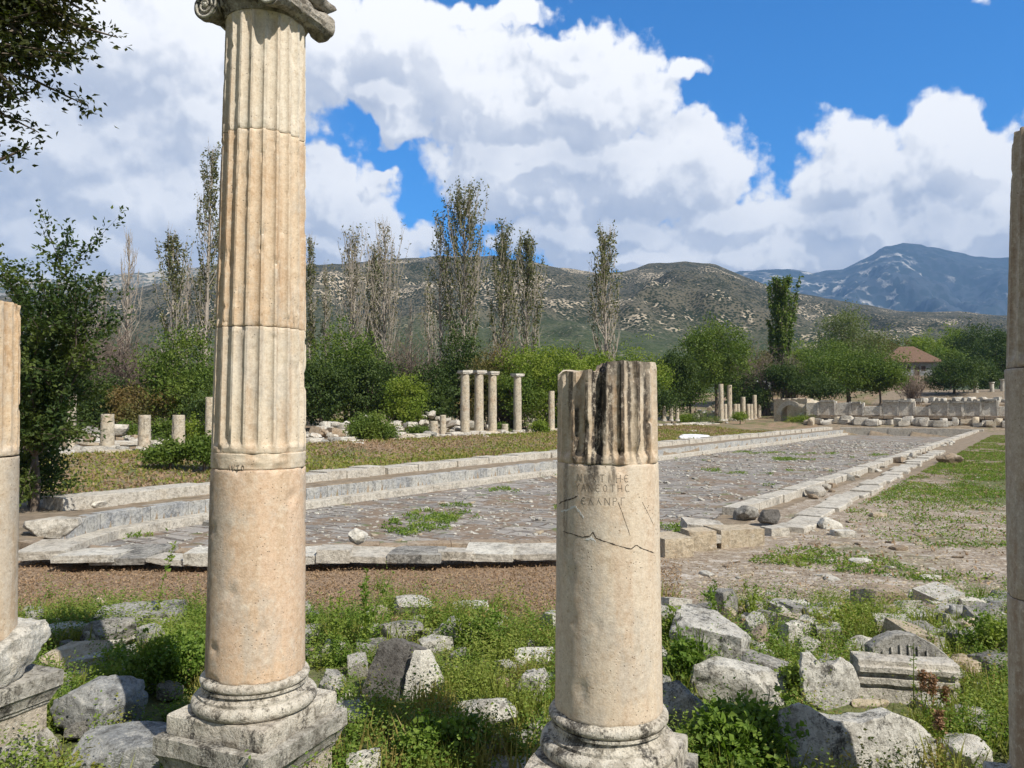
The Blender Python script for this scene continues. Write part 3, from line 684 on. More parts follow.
# capital
def capital():
    cap = empty('capital', (0, 0, zt)); cap.parent = EL; cap.rotation_euler.z = RZ
    mt = M['capstone']
    lathe('echinus', [(.30, -.03), (.315, 0), (.335, .03), (.36, .07), (.375, .11), (.36, .14), (.33, .15)], mt, cap, 3, 80, .02)
    for sx in (-1, 1):                        # volute roll (baluster) front to back
        prof = [(.112, -.315), (.112, -.275), (.098, -.262), (.096, -.24), (.085, -.20), (.080, -.16), (.072, -.12), (.078, -.07), (.070, -.05), (.090, -.03), (.092, .03), (.070, .05), (.078, .07), (.072, .12), (.080, .16), (.085, .20), (.096, .24), (.098, .262), (.112, .275), (.112, .315)]
        na = 40; V = []
        for (r, y) in prof:
            for j in range(na):
                a = 2*math.pi*j/na; rr = r*(1+.10*mn.noise(Vector((math.cos(a)*3, y*12, math.sin(a)*3+sx)))+.05*math.cos(a*12)*(abs(y) < .25))
                V.append((sx*.30+rr*math.cos(a), y, .055+rr*math.sin(a)))
        nr = len(prof); f = [(i*na+j, (i+1)*na+j, (i+1)*na+(j+1) % na, i*na+(j+1) % na) for i in range(nr-1) for j in range(na)]
        f += [tuple(range(na)), tuple(range((nr-1)*na, nr*na))[::-1]]
        bal = link('volute', V, f, mt, cap, smooth=True, sharp=50)
        for yy in (-.319, .319):
            mb = MB(); pts = []; rs = []
            for k in range(64):
                t = k/63; a = t*2*math.pi*2.6*sx+math.pi/2; r = .101*(1-t)+.011
                pts.append((sx*.30+r*math.cos(a), yy, .055+r*math.sin(a))); rs.append(.013*(1-.5*t))
            mb.tube(pts, rs, 6)
            mb.build('scroll', M['white'] if sx < 0 else M['speck'], bal, smooth=True)
            V, f = rock_mesh(.04, .03, .04, 5, 'boulder', 6); link('scroll_eye', V+np.array([sx*.30, yy, .035]), f, M['white'], bal, smooth=True)
    mb = MB(); mb.box((-.30, -.29, .06), (.30, .29, .175), .004); mb.build('canalis', mt, cap)
    sqprof('abacus', [(.33, .176), (.36, .20), (.385, .225), (.39, .25), (.375, .26)], mt, cap, 31, 0, chip=.03)
    mb = MB()
    for k in range(9):
        x = -.20+k*.05; mb.tube([(x, -.295, .15), (x, -.315, .10), (x, -.30, .03), (x, -.27, .0)], [.012, .024, .02, .006], 8)
    mb.build('egg_moulding', M['capstone'], cap, smooth=True)
capital()

# --- central broken column
cC = Q(608, 600, 5.28); cC = Vector((cC.x, 5.28, 0)); RC = .362
ECn = empty('broken_column', (cC.x, cC.y, 0)); tag(ECn, kind='thing'); tag(ECn, 'short broken-topped column with Greek lettering and black stains, right of centre', 'column')
zsC = zat(727, 4.93); zjC = zat(465, 4.95); ztC = zat(361, 4.95)
def RCf(z): return RC*(1-.07*(z-zsC)/(ztC-zsC))
def aC(px, py=420): return cyl_hit(px, py, cC, RCf(2.8))[0]
mC = shaft_mat('cream_smooth_shaft', (.66, .55, .42), (.66, .57, .46), (.60, .47, .35),
               [(aC(592, 480), .16, zjC-.16, zjC+.02, .9), (aC(612, 480), .08, zjC-.10, zjC+.02, .8), (aC(566), .12, zjC-.5, zjC, .5)], .12)
mD = shaft_mat('stained_fluted_shaft', (.62, .53, .42), (.56, .46, .34), (.42, .29, .18),
               [(aC(599), .13, zjC-.1, ztC+.1, 1.0), (aC(585), .09, zjC-.1, zjC+.5, .9), (aC(574), .09, zjC, zjC+.35, .9), (aC(622), .08, zjC, ztC+.1, .9), (aC(640), .08, zjC, ztC, .85), (aC(611), .08, zjC, zjC+.5, .9), (aC(566), .10, zjC+.3, ztC, .8), (aC(632), .07, zjC+.1, ztC+.1, .9), (aC(649), .06, zjC, ztC-.1, .9), (aC(600), .5, ztC-.10, ztC+.2, .9), (aC(640), .5, ztC-.07, ztC+.2, .8), (aC(605), .06, zjC+.2, ztC+.1, .9), (aC(592), .05, zjC-.05, ztC, 1.0)], .85)
shaft('smooth_drum', RCf(zsC), RCf(zjC), zsC, zjC, 0, mC, ECn, 11, fl0=False, fl1=False, chip=.010, rough=.0015)
def ztopC(x, y):
    z = ztC + .012*mn.noise(Vector((x*9, y*9, 1)))
    if x < -.045 + .03*mn.noise(Vector((0, y*7, 3))): z -= .055 + .02*mn.noise(Vector((x*6, y*8, 5)))
    if x < -.30: z -= (-.30-x)*.6
    if -.13 < x < -.05 and y < -.05: z -= .02
    if x > .33: z -= (x-.33)*.5
    return z
shaft('fluted_drum', RCf(zjC), RCf(ztC), zjC+.0005, ztC+.02, 18, mD, ECn, 12, depth=.036, fl0=True, fl1=False, chip=.02, ztop=ztopC, rows=40,
      cuts=[(aC(599), .12, zjC+.2, 9, .035), (aC(575), .22, zjC+.33, 9, .03)])
attic_base(M['base'], ECn, RC, .69, zsC-.69+.005, 6)
sqprof('plinth', [(.455, .54), (.458, .565), (.458, .675), (.45, .69)], M['base'], ECn, 14, RZ, chip=.010)
pedestal(M['pedcap'], M['ped'], ECn, .54, .52, RZ, 8, .0)
crk = [(563,531),(572,534),(583,537),(590,536),(593,532),(596,538),(604,541),(616,545),(631,549),(636,545),(643,549),(654,553)]
ribbon('crack', [cyl_hit(a, b_, cC, RCf(2.3)) for a, b_ in crk], cC, RCf, M['crack'], ECn, .0055, 3)
ribbon('crack', [cyl_hit(a, b_, cC, RCf(2.5)) for a, b_ in [(559,504),(564,501),(572,499),(578,496)]], cC, RCf, M['crack'], ECn, .008, 4)
ribbon('crack', [cyl_hit(a, b_, cC, RCf(2.5)) for a, b_ in [(618,502),(622,512),(626,524),(630,536)]], cC, RCf, M['crack'], ECn, .002, 5)
ribbon('crack', [cyl_hit(a, b_, cC, RCf(2.5)) for a, b_ in [(642,502),(648,514),(653,525)]], cC, RCf, M['crack'], ECn, .0016, 6)
ribbon('mortar_patch', [cyl_hit(a, b_, cC, RCf(2.3)) for a, b_ in [(585,540),(591,537.5),(596,542)]], cC, RCf, M['mortar'], ECn, .014, 7, lift=.001)
ribbon('mortar_patch', [cyl_hit(a, b_, cC, RCf(2.5)) for a, b_ in [(561,511),(568,510),(575,506),(580,512),(584,518)]], cC, RCf, M['mortar'], ECn, .012, 9, lift=.001)
L1 = cyl_hit(578, 481, cC, RCf(2.7)); L2 = cyl_hit(576, 490.5, cC, RCf(2.6)); L3 = cyl_hit(582, 504, cC, RCf(2.6))
inscription([('NIXTIHE', L1[0], L1[1], .150), ('YANEOTHC', L2[0], L2[1], .138), ('ELLNPG', L3[0], L3[1], .150)], RCf, ECn, M['carve'], .047, .0032)
iL = cyl_hit(226, 470.5, cL, RLf(2.6)); ins = inscription([('AVTO', iL[0], iL[1]+.005, .10)], lambda z: RLf(zj1)+.0008, EL, M['tan'], .035, .004)

# --- left edge column on its pedestal, right edge column
cE = Q(-34, 560, 6.25); cE = Vector((cE.x, 6.25, 0)); RE = .36
EE = empty('cut_off_column', (cE.x, cE.y, 0)); tag(EE, kind='thing'); tag(EE, 'stained two-drum column on a moulded pedestal at the left edge of the photo', 'column')
z1_, z2_, z3_ = zat(648, 6.0), zat(458, 6.0), zat(298, 6.0)
mE = shaft_mat('grey_stained_shaft', (.62, .50, .36), (.60, .52, .42), (.52, .38, .25), [(rad(-40), .35, z2_-.9, z2_+.05, .85), (rad(-62), .12, z1_, z2_, .6)], .4)
mE2 = shaft_mat('orange_fluted_shaft', (.62, .45, .28), (.62, .52, .40), (.46, .29, .16), [], .4)
shaft('smooth_drum', RE, RE*.975, z1_, z2_-.01, 0, mE, EE, 21, fl0=False, fl1=False, chip=.01)
shaft('fluted_drum', RE*.97, RE*.94, z2_+.002, z3_, 20, mE2, EE, 22, fl0=True, fl1=False, chip=.02)
v, f = rock_mesh(.90, .90, z1_-.80+.06, 77, 'rough', 22); link('base', v+np.array([0, 0, .80]), f, M['white'], EE, smooth=True, sharp=32)
pedestal(M['pedcap'], M['ped'], EE, .815, .50, RZ, 17, .14)
cR = Q(1076, 560, 4.85); cR = Vector((cR.x, 4.85, 0)); RR = .362
ER = empty('edge_column', (cR.x, cR.y, 0)); tag(ER, kind='thing'); tag(ER, 'cracked column seen only as a strip along the right edge of the photo', 'column')
zr = [.70, zat(610, 4.6), zat(365, 4.6), zat(112, 4.6), 0]
def RRf(z): return RR*(1-.045*max(0, (z-1))/4)
mR = shaft_mat('grey_tan_shaft', (.46, .38, .30), (.52, .44, .35), (.34, .24, .17), [(rad(-150), .3, 2.6, 2.9, .5)], .35)
shaft('smooth_drum', RR*1.03, RR*1.02, zr[0], zr[1]-.006, 0, mR, ER, 31, fl0=False, fl1=False, chip=.015)
shaft('smooth_drum', RR*1.015, RR*.99, zr[1], zr[2]-.006, 0, mR, ER, 32, fl0=False, fl1=False, chip=.015)
shaft('fluted_drum', RR*.965, RR*.80, zr[2], zr[3], 20, mR, ER, 33, fl0=True, fl1=False, chip=.02)
ribbon('crack', [(rad(-165), zr[1]+.42), (rad(-150), zr[1]+.30), (rad(-138), zr[1]+.25), (rad(-125), zr[1]+.12)], cR, lambda z: RR*1.01, M['crack'], ER, .012, 3)
attic_base(M['base'], ER, RR, .55, .17, 9)
sqprof('plinth', [(.455, .25), (.458, .28), (.458, .53), (.45, .55)], M['base'], ER, 15, RZ, chip=.010)
pedestal(M['pedcap'], M['ped'], ER, .25, .54, RZ, 18, -.2)

#PART2
# ------------------------------------------------------------------ pool walls and kerbs
def path_wall(name, pts, w0, w1, z0, z1, mat, blk, seed, parent=None, jz=.015, jw=.02, gap=.012, skip=()):
    """row of separate blocks along a path; w0..w1 = offsets to the right of the path"""
    rnd = random.Random(seed); pts = [Vector((p[0], p[1])) for p in pts]; mb = MB(); k = 0
    for i in range(len(pts)-1):
        a, b = pts[i], pts[i+1]; L = (b-a).length; u = (b-a)/L; nrm = Vector((u.y, -u.x)); x = 0
        while x < L-.02:
            l = min(L-x, blk*rnd.uniform(.65, 1.35))
            if L-x-l < blk*.3: l = L-x
            p0, p1 = a+u*(x+gap*.5), a+u*(x+l-gap*.5); k += 1
            if not any(lo <= k <= hi for lo, hi in skip):
                j = rnd.uniform(-jw, jw); jj = rnd.uniform(-jz, jz); q0, q1, q2, q3 = p0+nrm*(w0+j), p1+nrm*(w0+j+rnd.uniform(-jw, jw)*.4), p1+nrm*(w1+j), p0+nrm*(w1+j)
                n_ = max(1, int(l/.5)); V = []
                ends = [t/n_ for t in range(n_+1)]
                for t in ends:
                    e0 = q0.lerp(q1, t); e1 = q3.lerp(q2, t); c = .02*rnd.random(); d = .03*rnd.random()
                    V += [(e0.x, e0.y, z0), (e1.x, e1.y, z0), (e1.x-nrm.x*c*.3, e1.y-nrm.y*c*.3, z1+jj-c), (e1.x-nrm.x*.03, e1.y-nrm.y*.03, z1+jj), (e0.x+nrm.x*.03, e0.y+nrm.y*.03, z1+jj), (e0.x, e0.y, z1+jj-d)]
                f = []
                for t in range(n_):
                    for m_ in range(6): f.append((t*6+m_, t*6+(m_+1) % 6, t*6+6+(m_+1) % 6, t*6+6+m_))
                f += [(5,4,3,2,1,0), tuple(n_*6+m_ for m_ in range(6))]
                mb.add(V, f)
            x += l
    return mb.build(name, mat, parent)
lw = [(p.x, p.y) for p in [G(36,542), G(46,532), G(62,524), G(100,514), G(150,506.5), G(205,499.5), G(255,494)]] + [xy(S0, 24), xy(S0, 40), xy(S0, TE)]
PW = empty('pool_wall', (0, 0, 0)); tag(PW, 'blue grey marble side wall curving round the left end of the sunken pool', 'pool wall')
path_wall('wall_course', lw[1:], -.45, .02, FZ-.3, .0, M['poolwall'], 1.1, 3, PW, jz=.008, jw=.006, gap=.02)
path_wall('wall_step', lw[2:], .02, .60, FZ-.3, FZ+.26, M['coping'], 1.5, 4, PW, jz=.006, jw=.02)
lk = [G(62,511), G(117,505), G(211,494.5), G(304,483)]
lk = [(p.x, p.y) for p in lk] + [xy(-24.5, 38), xy(-24.5, TE+1)]
oc = path_wall('outer_kerb', lk, -1.15, .0, -.2, .34, M['coping'], 1.5, 5, jz=.05, jw=.10, gap=.02)
tag(oc, 'rough outer kerb of cream slabs between the meadow strip and the pool wall', 'kerb'); tag(oc, kind='thing')
rk = [xy(S1, TE), xy(S1, 60), xy(S1, 32), (G(722,515).x, G(722,515).y)]
ik = path_wall('inner_kerb', rk, -.55, .0, FZ-.3, .24, M['coping'], 1.3, 6, jz=.025, jw=.03, gap=.02)
tag(ik, 'long straight cream kerb on the right side of the pool', 'kerb', kind='thing')
def gp(px, py, z=0): p = G(px, py, z); return (p.x, p.y)
ok = [gp(934,452), gp(905,466), gp(872,483), gp(832,503), gp(800,519), gp(776,532)]
os_ = path_wall('stepping_slab_row', ok, -.60, .12, -.1, .12, M['coping'], 1.5, 7, jz=.035, jw=.12, gap=.05)
tag(os_, 'broken row of flat pale slabs outside the long right kerb', 'kerb', kind='thing')
fe = [xy(S0-.5, TE), xy(S1+1, TE)]
fk = path_wall('end_kerb', fe, -.7, .02, FZ-.2, .34, M['coping'], 2.0, 8)
tag(fk, 'far end wall of the pool in pale stone, below the ruined marble facade', 'kerb', kind='thing')
# near end foundation, set back under the loose slabs
nf = [(p.x, p.y) for p in [G(40,545), G(120,556), G(210,554.5), G(300,551.5), G(380,549.5), G(470,547.5), G(556,546)]]
fo = path_wall('kerb_foundation', nf, .05, .50, FZ-.3, .17, M['tan'], .8, 9, jz=.02, jw=.04)
tag(fo, 'recessed brown foundation under the overhanging slabs at the near end of the pool', 'foundation', kind='thing')

ntop = [(18,62,556,.95),(60,118,559,.95),(96,150,560,1.0),(150,186,562,.55),(186,215,563,.5),(205,240,560,.7),(238,282,560,.7),(280,318,560,.75),(316,345,561,.75),(345,394,559,.8),(392,440,559,.8),(438,470,558,.6),(468,512,556,.75),(508,560,555.5,.8)]
names = ['cracked grey slab nearest the left edge column, overhanging the pool foundation','broad flat overhanging slab left of the cavity in the near kerb','raised double slab with a dark slot along its top, on the near kerb','chunky worn block beside the raised double slab of the near kerb',
 'thin broken slab against the left side of the tall column on the near kerb','slab of the near kerb hidden mostly behind the tall column','slab emerging right behind the tall column at kerb height','pale slab left of the round block standing on the near kerb','narrow slab directly beneath the round block on the near kerb',
 'long slab just right of the round block on the near kerb','thick slab second right of the round block on the near kerb','short wedge slab midway along the near kerb between the two big columns','thin long slab third from the broken column along the near kerb','last low slab of the near kerb running behind the broken column']
rnd = random.Random(5)
for (x0, x1, py, dpt), nm in zip(ntop, names):
    a, b_ = G(x0, py, .2), G(x1, py, .2); c = (a+b_)/2; L = (b_-a).length+.04
    rock('kerb_slab', (c.x, c.y+dpt*rnd.uniform(.34, .52), .14+rnd.uniform(0, .05)), L*1.05, dpt*1.15, rnd.uniform(.11, .17) if L > .6 else .24, 'cut', rnd.choice(['coping', 'white', 'coping', 'grey']), nm, 'slab', rz=math.atan2(b_.y-a.y, b_.x-a.x)+rnd.uniform(-.16, .16), tilt=(rnd.uniform(-.06, .09), rnd.uniform(-.05, .05)), sink=0, n=12)
def seat(px, py, wpx, hpx, kind, mat, label, cat='stone', dr=.8, rz=0, tilt=(0, 0), z=None, sink=.15, n=16, name='rock'):
    """a stone whose visible foot is seen at (px, py), wpx x hpx large"""
    p = G(px, py, 0)
    for _ in range(4): p = G(px, py, tz(p.x, p.y) if z is None else z)
    s_ = p.y/F; w_ = wpx*s_; d_ = w_*dr
    h_ = hpx*s_*(1.0 if kind in ('block', 'shard', 'rough') else 1.0)
    el_ = (CAMZ-p.z)/p.y; h_ = max(h_ - d_*el_*.55, h_*.45)
    return rock(name, (p.x, p.y+d_*.42, p.z-.02), w_*1.04, d_, h_*(1.16 if py > 595 else 1.06), kind, mat, label, cat, rz, tilt, sink, n)
M_ = M
seat(356,547,24,20,'boulder','white','rounded white marble block standing on the near kerb','block', z=.28, sink=0, name='round_block')
seat(672,557,32,23,'cut','cream','dark-ended cream kerb block touching the right side of the broken column','block', rz=.35, dr=1.3, name='kerb_block')
seat(701,551,26,22,'cut','cream','squat cream kerb block, second right of the broken column','block', rz=.2, dr=1.0, name='kerb_block')
seat(738,547,46,21,'cut','cream','wide cream block with a dark left end beside the broken column blocks','block', rz=.25, dr=.8, name='kerb_block')
seat(703,541,34,9,'cut','coping','thin slab bridging the cream kerb blocks right of the broken column','slab', z=.15, name='kerb_slab')
seat(706,531,38,10,'cut','coping','tilted slab behind the squat cream kerb block','slab', z=.05, name='kerb_slab', tilt=(.1, .1))
seat(771,522,20,13,'rough','dark','dark lichened block at the near end of the long right kerb','block', z=.1, name='kerb_block')
seat(748,519,22,14,'rough','grey','grey rough block left of the dark lichened block on the right kerb','block', z=.05, name='kerb_block')
seat(777,536,22,10,'cut','coping','corner slab where the row of flat slabs begins near the kerb blocks','slab', name='kerb_slab', rz=.4)
seat(836,529,24,12,'shard','white','white broken stone lying in the grass right of the kerb row','stone')
seat(846,537,20,8,'slab','white','low white slab in front of the white broken stone by the kerb','stone')
seat(880,517,14,5,'slab','cream','small flat cream stone alone on the grass right of the pool','stone')
seat(863,565,18,7,'slab','white','chalky flat flake in the middle of the bare stony path','stone')
seat(934,579,18,5,'slab','white','thin white flake on the stony path near the right edge column','stone')
seat(955,464,26,12,'boulder','tan','low heap-like tan boulder beside the far part of the right kerb','boulder')
seat(92,508,22,10,'boulder','white','small rubble stone behind the curved pool wall end','stone')
seat(43,536,48,20,'rough','coping','big wedge shaped block closing the left end of the curved pool wall','block', z=-.02, rz=.5, name='end_block')

# ------------------------------------------------------------------ foreground stones
S_ = [ # px, foot, w, h, kind, mat, yaw, label, name
(62,674,68,34,'boulder','cream',.2,'smooth beige boulder behind the dark block near the left pedestal','boulder'),
(86,737,70,58,'rough','blue',-.3,'upright blue grey block right of the left edge pedestal','block'),
(114,775,95,46,'slab','blue',.1,'low grey slab at the bottom between the left edge pedestal and the tall column','slab'),
(96,614,16,17,'boulder','cream',0,'small round cream stone on the brown litter at far left','stone'),
(28,616,17,9,'rough','white',0,'small white stone in weeds beside the left edge column','stone'),
(55,640,34,16,'block','white',.1,'oblong white block lying in the weeds at left','block'),
(90,650,24,26,'shard','speck',.4,'ragged standing stone just right of the oblong white block','stone'),
(128,630,78,24,'slab','grey',.25,'long weathered slab tilted in the weeds left of the tall column','slab'),
(140,646,16,9,'boulder','white',0,'white stone poking through weeds below the long weathered slab','stone'),
(72,686,34,16,'rough','speck',.3,'chalky lichened stone between the beige boulder and blue grey block','stone'),
(108,695,26,14,'rough','white',.8,'white chip resting behind the blue grey block','stone'),
(8,668,22,16,'boulder','grey',0,'grey stone tucked behind the left edge pedestal','stone'),
(410,619,42,27,'boulder','speck',.2,'two lobed pale boulder highest in the rubble between the big columns','boulder'),
(470,613,34,11,'slab','white',.1,'low white slab on the brown litter right of the two lobed boulder','slab'),
(452,641,34,23,'rough','speck',-.5,'white black-flecked stone under the two lobed boulder','stone'),
(487,638,30,16,'block','white',0,'squared white block nearest the brown litter between the big columns','block'),
(384,702,54,54,'slab','dark',-.3,'dark grey slanting slab left of the upright white slab','slab'),
(426,701,42,55,'shard','white',.25,'upright pointed white marble slab standing in the weeds','slab'),
(372,655,34,15,'block','grey',.1,'pale block behind the dark slanting slab','block'),
(434,652,32,18,'rough','speck',.3,'flecked rock directly behind the upright pointed slab','stone'),
(459,662,22,14,'boulder','grey',0,'grey rounded rock right behind the upright pointed slab','stone'),
(408,634,12,9,'block','cream',0,'tiny cream cube of stone among weeds under the two lobed boulder','stone'),
(534,668,46,20,'rough','white',.1,'pale rock touching the left side of the broken column halfway down','stone'),
(505,698,24,20,'boulder','tan',.2,'brownish stone below the pale rock left of the broken column','stone'),
(536,702,36,30,'rough','speck',.5,'grey stone with white patches close to the broken column','stone'),
(482,732,64,38,'boulder','speck',.1,'large rounded grey white boulder among weeds between the big columns','boulder'),
(528,745,36,16,'rough','grey',.1,'grey lump beside the broken column base','stone'),
(361,775,32,26,'rough','white',.4,'white angular stone at the bottom right of the tall column pedestal','stone'),
(515,778,56,20,'slab','white',.1,'flat pale slab in front of the broken column base at the bottom','slab'),
(341,722,34,22,'rough','white',.4,'chalk white rubble beside the tall column pedestal corner','stone'),
(304,618,14,16,'rough','grey',0,'upright small grey stone touching the right side of the tall column','stone'),
(310,638,24,13,'block','grey',0,'squared grey stone right of the tall column base','block'),
(316,660,14,7,'boulder','white',0,'little white stone right of the tall column foot','stone'),
(345,705,14,16,'shard','white',.3,'small tooth shaped white stone left of the dark slanting slab','stone'),
(675,620,38,15,'slab','grey',.1,'flat striped slab just right of the broken column','slab'),
(715,668,70,50,'block','speck',-.45,'massive cubic block with a dark face and pale top right of the broken column','block'),
(760,656,24,32,'boulder','tan',.2,'reddish rounded stone right of the massive cubic block','stone'),
(770,690,68,30,'slab','grey',-.35,'long grey block sloping down right of the massive cubic block','block'),
(742,704,96,40,'rough','speck',-.35,'long rough lichened block below the massive cubic block','block'),
(684,742,52,54,'rough','grey',-.4,'square grey block beside the broken column base','block'),
(708,620,44,9,'slab','cream',.1,'flat cream slab lying on top edge behind the massive cubic block','slab'),
(735,614,14,11,'boulder','white',0,'small white stone behind the massive cubic block','stone'),
(798,616,44,14,'slab','white',-.1,'flat pale slab at the top of the right rubble field','slab'),
(798,630,36,14,'block','tan',0,'orange tinted block under the flat pale slab','block'),
(828,629,32,22,'rough','grey',.4,'pointed grey stone right of the orange tinted block','stone'),
(855,622,22,18,'shard','cream',0,'pale triangular stone left of the biggest boulder on the path edge','stone'),
(888,616,50,29,'rough','tan',-.3,'big tan boulder with a white broken right end at the path edge','boulder'),
(796,650,24,28,'rough','speck',.3,'lichened stone leaning in weeds under the orange tinted block','stone'),
(880,664,46,27,'boulder','white',0,'round cream white boulder in the middle of the right weeds','boulder'),
(822,668,20,14,'rough','speck',0,'small flecked stone behind the speckled upright block','stone'),
(835,711,54,52,'rough','speck',.1,'speckled upright block behind the huge rough slab','block'),
(874,710,34,13,'boulder','cream',0,'cream stone wedged behind the huge rough slab','stone'),
(869,699,22,15,'shard','rust',.9,'rust brown broken fragment on the cream wedged stone','fragment'),
(870,676,30,16,'slab','blue',.7,'thin grey bar-like stone leaning below the round cream white boulder','stone'),
(862,775,148,64,'slab','speck',.05,'huge rough weathered slab standing at the bottom right','slab'),
(980,778,60,48,'boulder','white',.2,'large white boulder at the bottom right corner by the edge column','boulder'),
(944,620,34,16,'rough','tan',0,'tan rounded stone in the upper right row of rubble','stone'),
(936,609,34,10,'slab','white',0,'white slab resting behind the tan rounded stone at upper right','slab'),
(975,614,28,16,'rough','white',.4,'chunky white stone beside the edge column at rubble height','stone'),
(962,624,16,18,'rough','blue',0,'blue grey stone between the tan and the chunky white stone','stone'),
(972,636,30,18,'rough','cream',.4,'cream rubble stone below the chunky white stone','stone'),
(998,614,12,13,'block','blue',0,'narrow blue grey block touching the edge column','block'),
(917,626,16,18,'boulder','tan',0,'small pinkish stone right under the big tan boulder','stone'),
(922,640,20,12,'rough','cream',0,'pale stone low in the grass below the pinkish stone','stone'),
(972,680,36,22,'rough','cream',.3,'pale lichened rock in the weeds close to the edge column','stone'),
(994,694,26,13,'boulder','grey',0,'grey stone against the edge column halfway down','stone'),
(997,662,18,14,'boulder','dark',0,'dark stone against the edge column above the grey one','stone'),
(752,640,10,8,'rough','white',0,'tiny white chip above the reddish rounded stone','stone'),
(742,768,34,22,'rough','tan',.3,'half buried pale stone in the leafy weeds below the long rough block','stone'),
]
foot = []
for px, py, wp, hp, kd, mt, rz_, lab, nm in S_:
    kw = {}
    if 'huge rough' in lab: kw = dict(dr=.30, tilt=(-.18, .02), n=34)
    elif lab.startswith('upright pointed'): kw = dict(dr=.35, tilt=(-.12, -.08), n=22)
    elif lab.startswith('dark grey slanting'): kw = dict(dr=.3, tilt=(-.35, .25), n=20)
    elif 'massive cubic' in lab: kw = dict(dr=1.0, tilt=(.05, .10), n=24)
    elif 'speckled upright' in lab: kw = dict(dr=.5, tilt=(-.1, 0), n=22)
    elif wp > 45: kw = dict(n=22)
    if 'sloping down' in lab or 'long rough' in lab: kw = dict(dr=.5, tilt=(0, .22), n=22)
    o = seat(px, py, wp, hp, kd, mt, lab, nm if nm != 'stone' else 'stone', rz=rz_, name=nm if nm != 'stone' else 'rock', **kw)
    if 'huge rough' in lab:
        me = o.data; n_ = len(me.vertices); co = np.empty(n_*3, np.float32); me.vertices.foreach_get('co', co); co = co.reshape(-1, 3)
        u = (co[:, 0]-co[:, 0].min())/np.ptp(co[:, 0]); lim = np.interp(u, [0, .05, .12, .20, .27, .33, .5, .62, .74, .82, .90, 1], [.78, .95, 1.0, .99, .88, .80, .78, .82, .90, .84, .74, .50])*co[:, 2].max()
        lim += .02*np.array([mn.noise(Vector((p[0]*9, p[1]*9, 4))) for p in co]); co[:, 2] = np.minimum(co[:, 2], lim); me.vertices.foreach_set('co', co.ravel()); me.update()
    foot.append((o.location.x, o.location.y, wp*o.location.y/F/2, hp*o.location.y/F))
# carved pieces
p = G(903, 708, .15)
cn = empty('carved_cornice', (p.x*(p.y+.25)/p.y, p.y+.25, .20), -.05); tag(cn, 'fallen cornice block with long horizontal grooves behind the huge rough slab', 'cornice block')
cn.rotation_euler.y = .05
V = []; prof = [(0,-.02),(0,.05),(.03,.055),(.03,.09),(-.02,.10),(-.02,.15),(.02,.16),(.02,.20),(-.04,.215),(-.05,.26),(-.01,.27),(-.01,.31),(.03,.32),(.20,.325),(.20,-.15),(0,-.15)]
nx_ = 24
for i in range(nx_+1):
    x = -.48+.96*i/nx_
    for (y, z) in prof: V.append((x+.01*mn.noise(Vector((y*9, z*9, i))), y-.1+.02*mn.noise(Vector((x*5, y*5, z*8))), z*1.05+.012*mn.noise(Vector((x*7, y*3, z*3)))))
k = len(prof); Fc = [(i*k+j, (i+1)*k+j, (i+1)*k+(j+1) % k, i*k+(j+1) % k) for i in range(nx_) for j in range(k)] + [tuple(range(k)), tuple(range(nx_*k, nx_*k+k))[::-1]]
link('moulded_block', V, Fc, M['coping'], cn)
p = G(920, 704, .1); V = []; Fc = []; n_ = 26; T_ = .22
out = [(-.55, 0)] + [(-.55+1.1*i/n_, .10+.42*math.sin(math.pi*min(1, (i/n_)*.80+.20)) + .02*mn.noise(Vector((i*.8, 3, 1)))) for i in range(n_+1)] + [(.55, 0)]
k = len(out)
for y in (0, .02, T_): V += [(x*(.97 if y == 0 else 1), y, z*(.97 if y == 0 else 1)) for x, z in out]
Fc = [tuple(range(k))]+[(j+k*r, j+k*r+k, (j+1) % k+k*r+k, (j+1) % k+k*r) for r in (0, 1) for j in range(k)]+[tuple(range(2*k, 3*k))[::-1]]
o = link('curved_block', V, Fc, M['grey'], None, smooth=True, sharp=30, loc=(p.x*(p.y+.62)/p.y, p.y+.62, .12), rz=-.1); o.scale = (.86, 1, .9); o.rotation_euler.x = -.12
tag(o, 'arch topped grey block standing behind the grooved cornice block', 'block')
mb = MB()
for i in range(9):
    fx = -.42+i*.105; fz = .10+.42*math.sin(math.pi*min(1, ((fx+.55)/1.1)*.80+.20))-.07; mb.tube([(fx, -.012, .05), (fx, -.012, fz-.05)], [.017, .010], 6)
mb.build('reeding', M['grey'], o, smooth=True)
foot += [(p.x, p.y+.3, .6, .5)]
# scattered small stones in the weeds: countable, alike
def scatter_rocks(n, fn, lab, cat, grp, mats, seed, sizes, name='rubble_stone', nsub=6, kinds=('rough', 'boulder', 'block'), variants=10, zoff=-.02, sq=.7):
    rnd = random.Random(seed); protos = []
    for i in range(variants):
        v, f = rock_mesh(1, 1, sq, seed*31+i, rnd.choice(kinds), nsub); me = link(name, v, f, M[mats[i % len(mats)]], smooth=True, sharp=25); protos.append(me.data); bpy.data.objects.remove(me)
    for i in range(n):
        x, y, z = fn(rnd); o = bpy.data.objects.new(name, rnd.choice(protos)); COL.objects.link(o)
        s_ = rnd.uniform(*sizes)*(1 if rnd.random() < .8 else 1.5); o.scale = (s_*rnd.uniform(.8, 1.5), s_*rnd.uniform(.8, 1.2), s_*rnd.uniform(.6, 1.1))
        o.location = (x, y, z+zoff); o.rotation_euler = (rnd.uniform(-.25, .25), rnd.uniform(-.25, .25), rnd.uniform(0, 6.28)); tag(o, lab, cat, grp, 'thing')
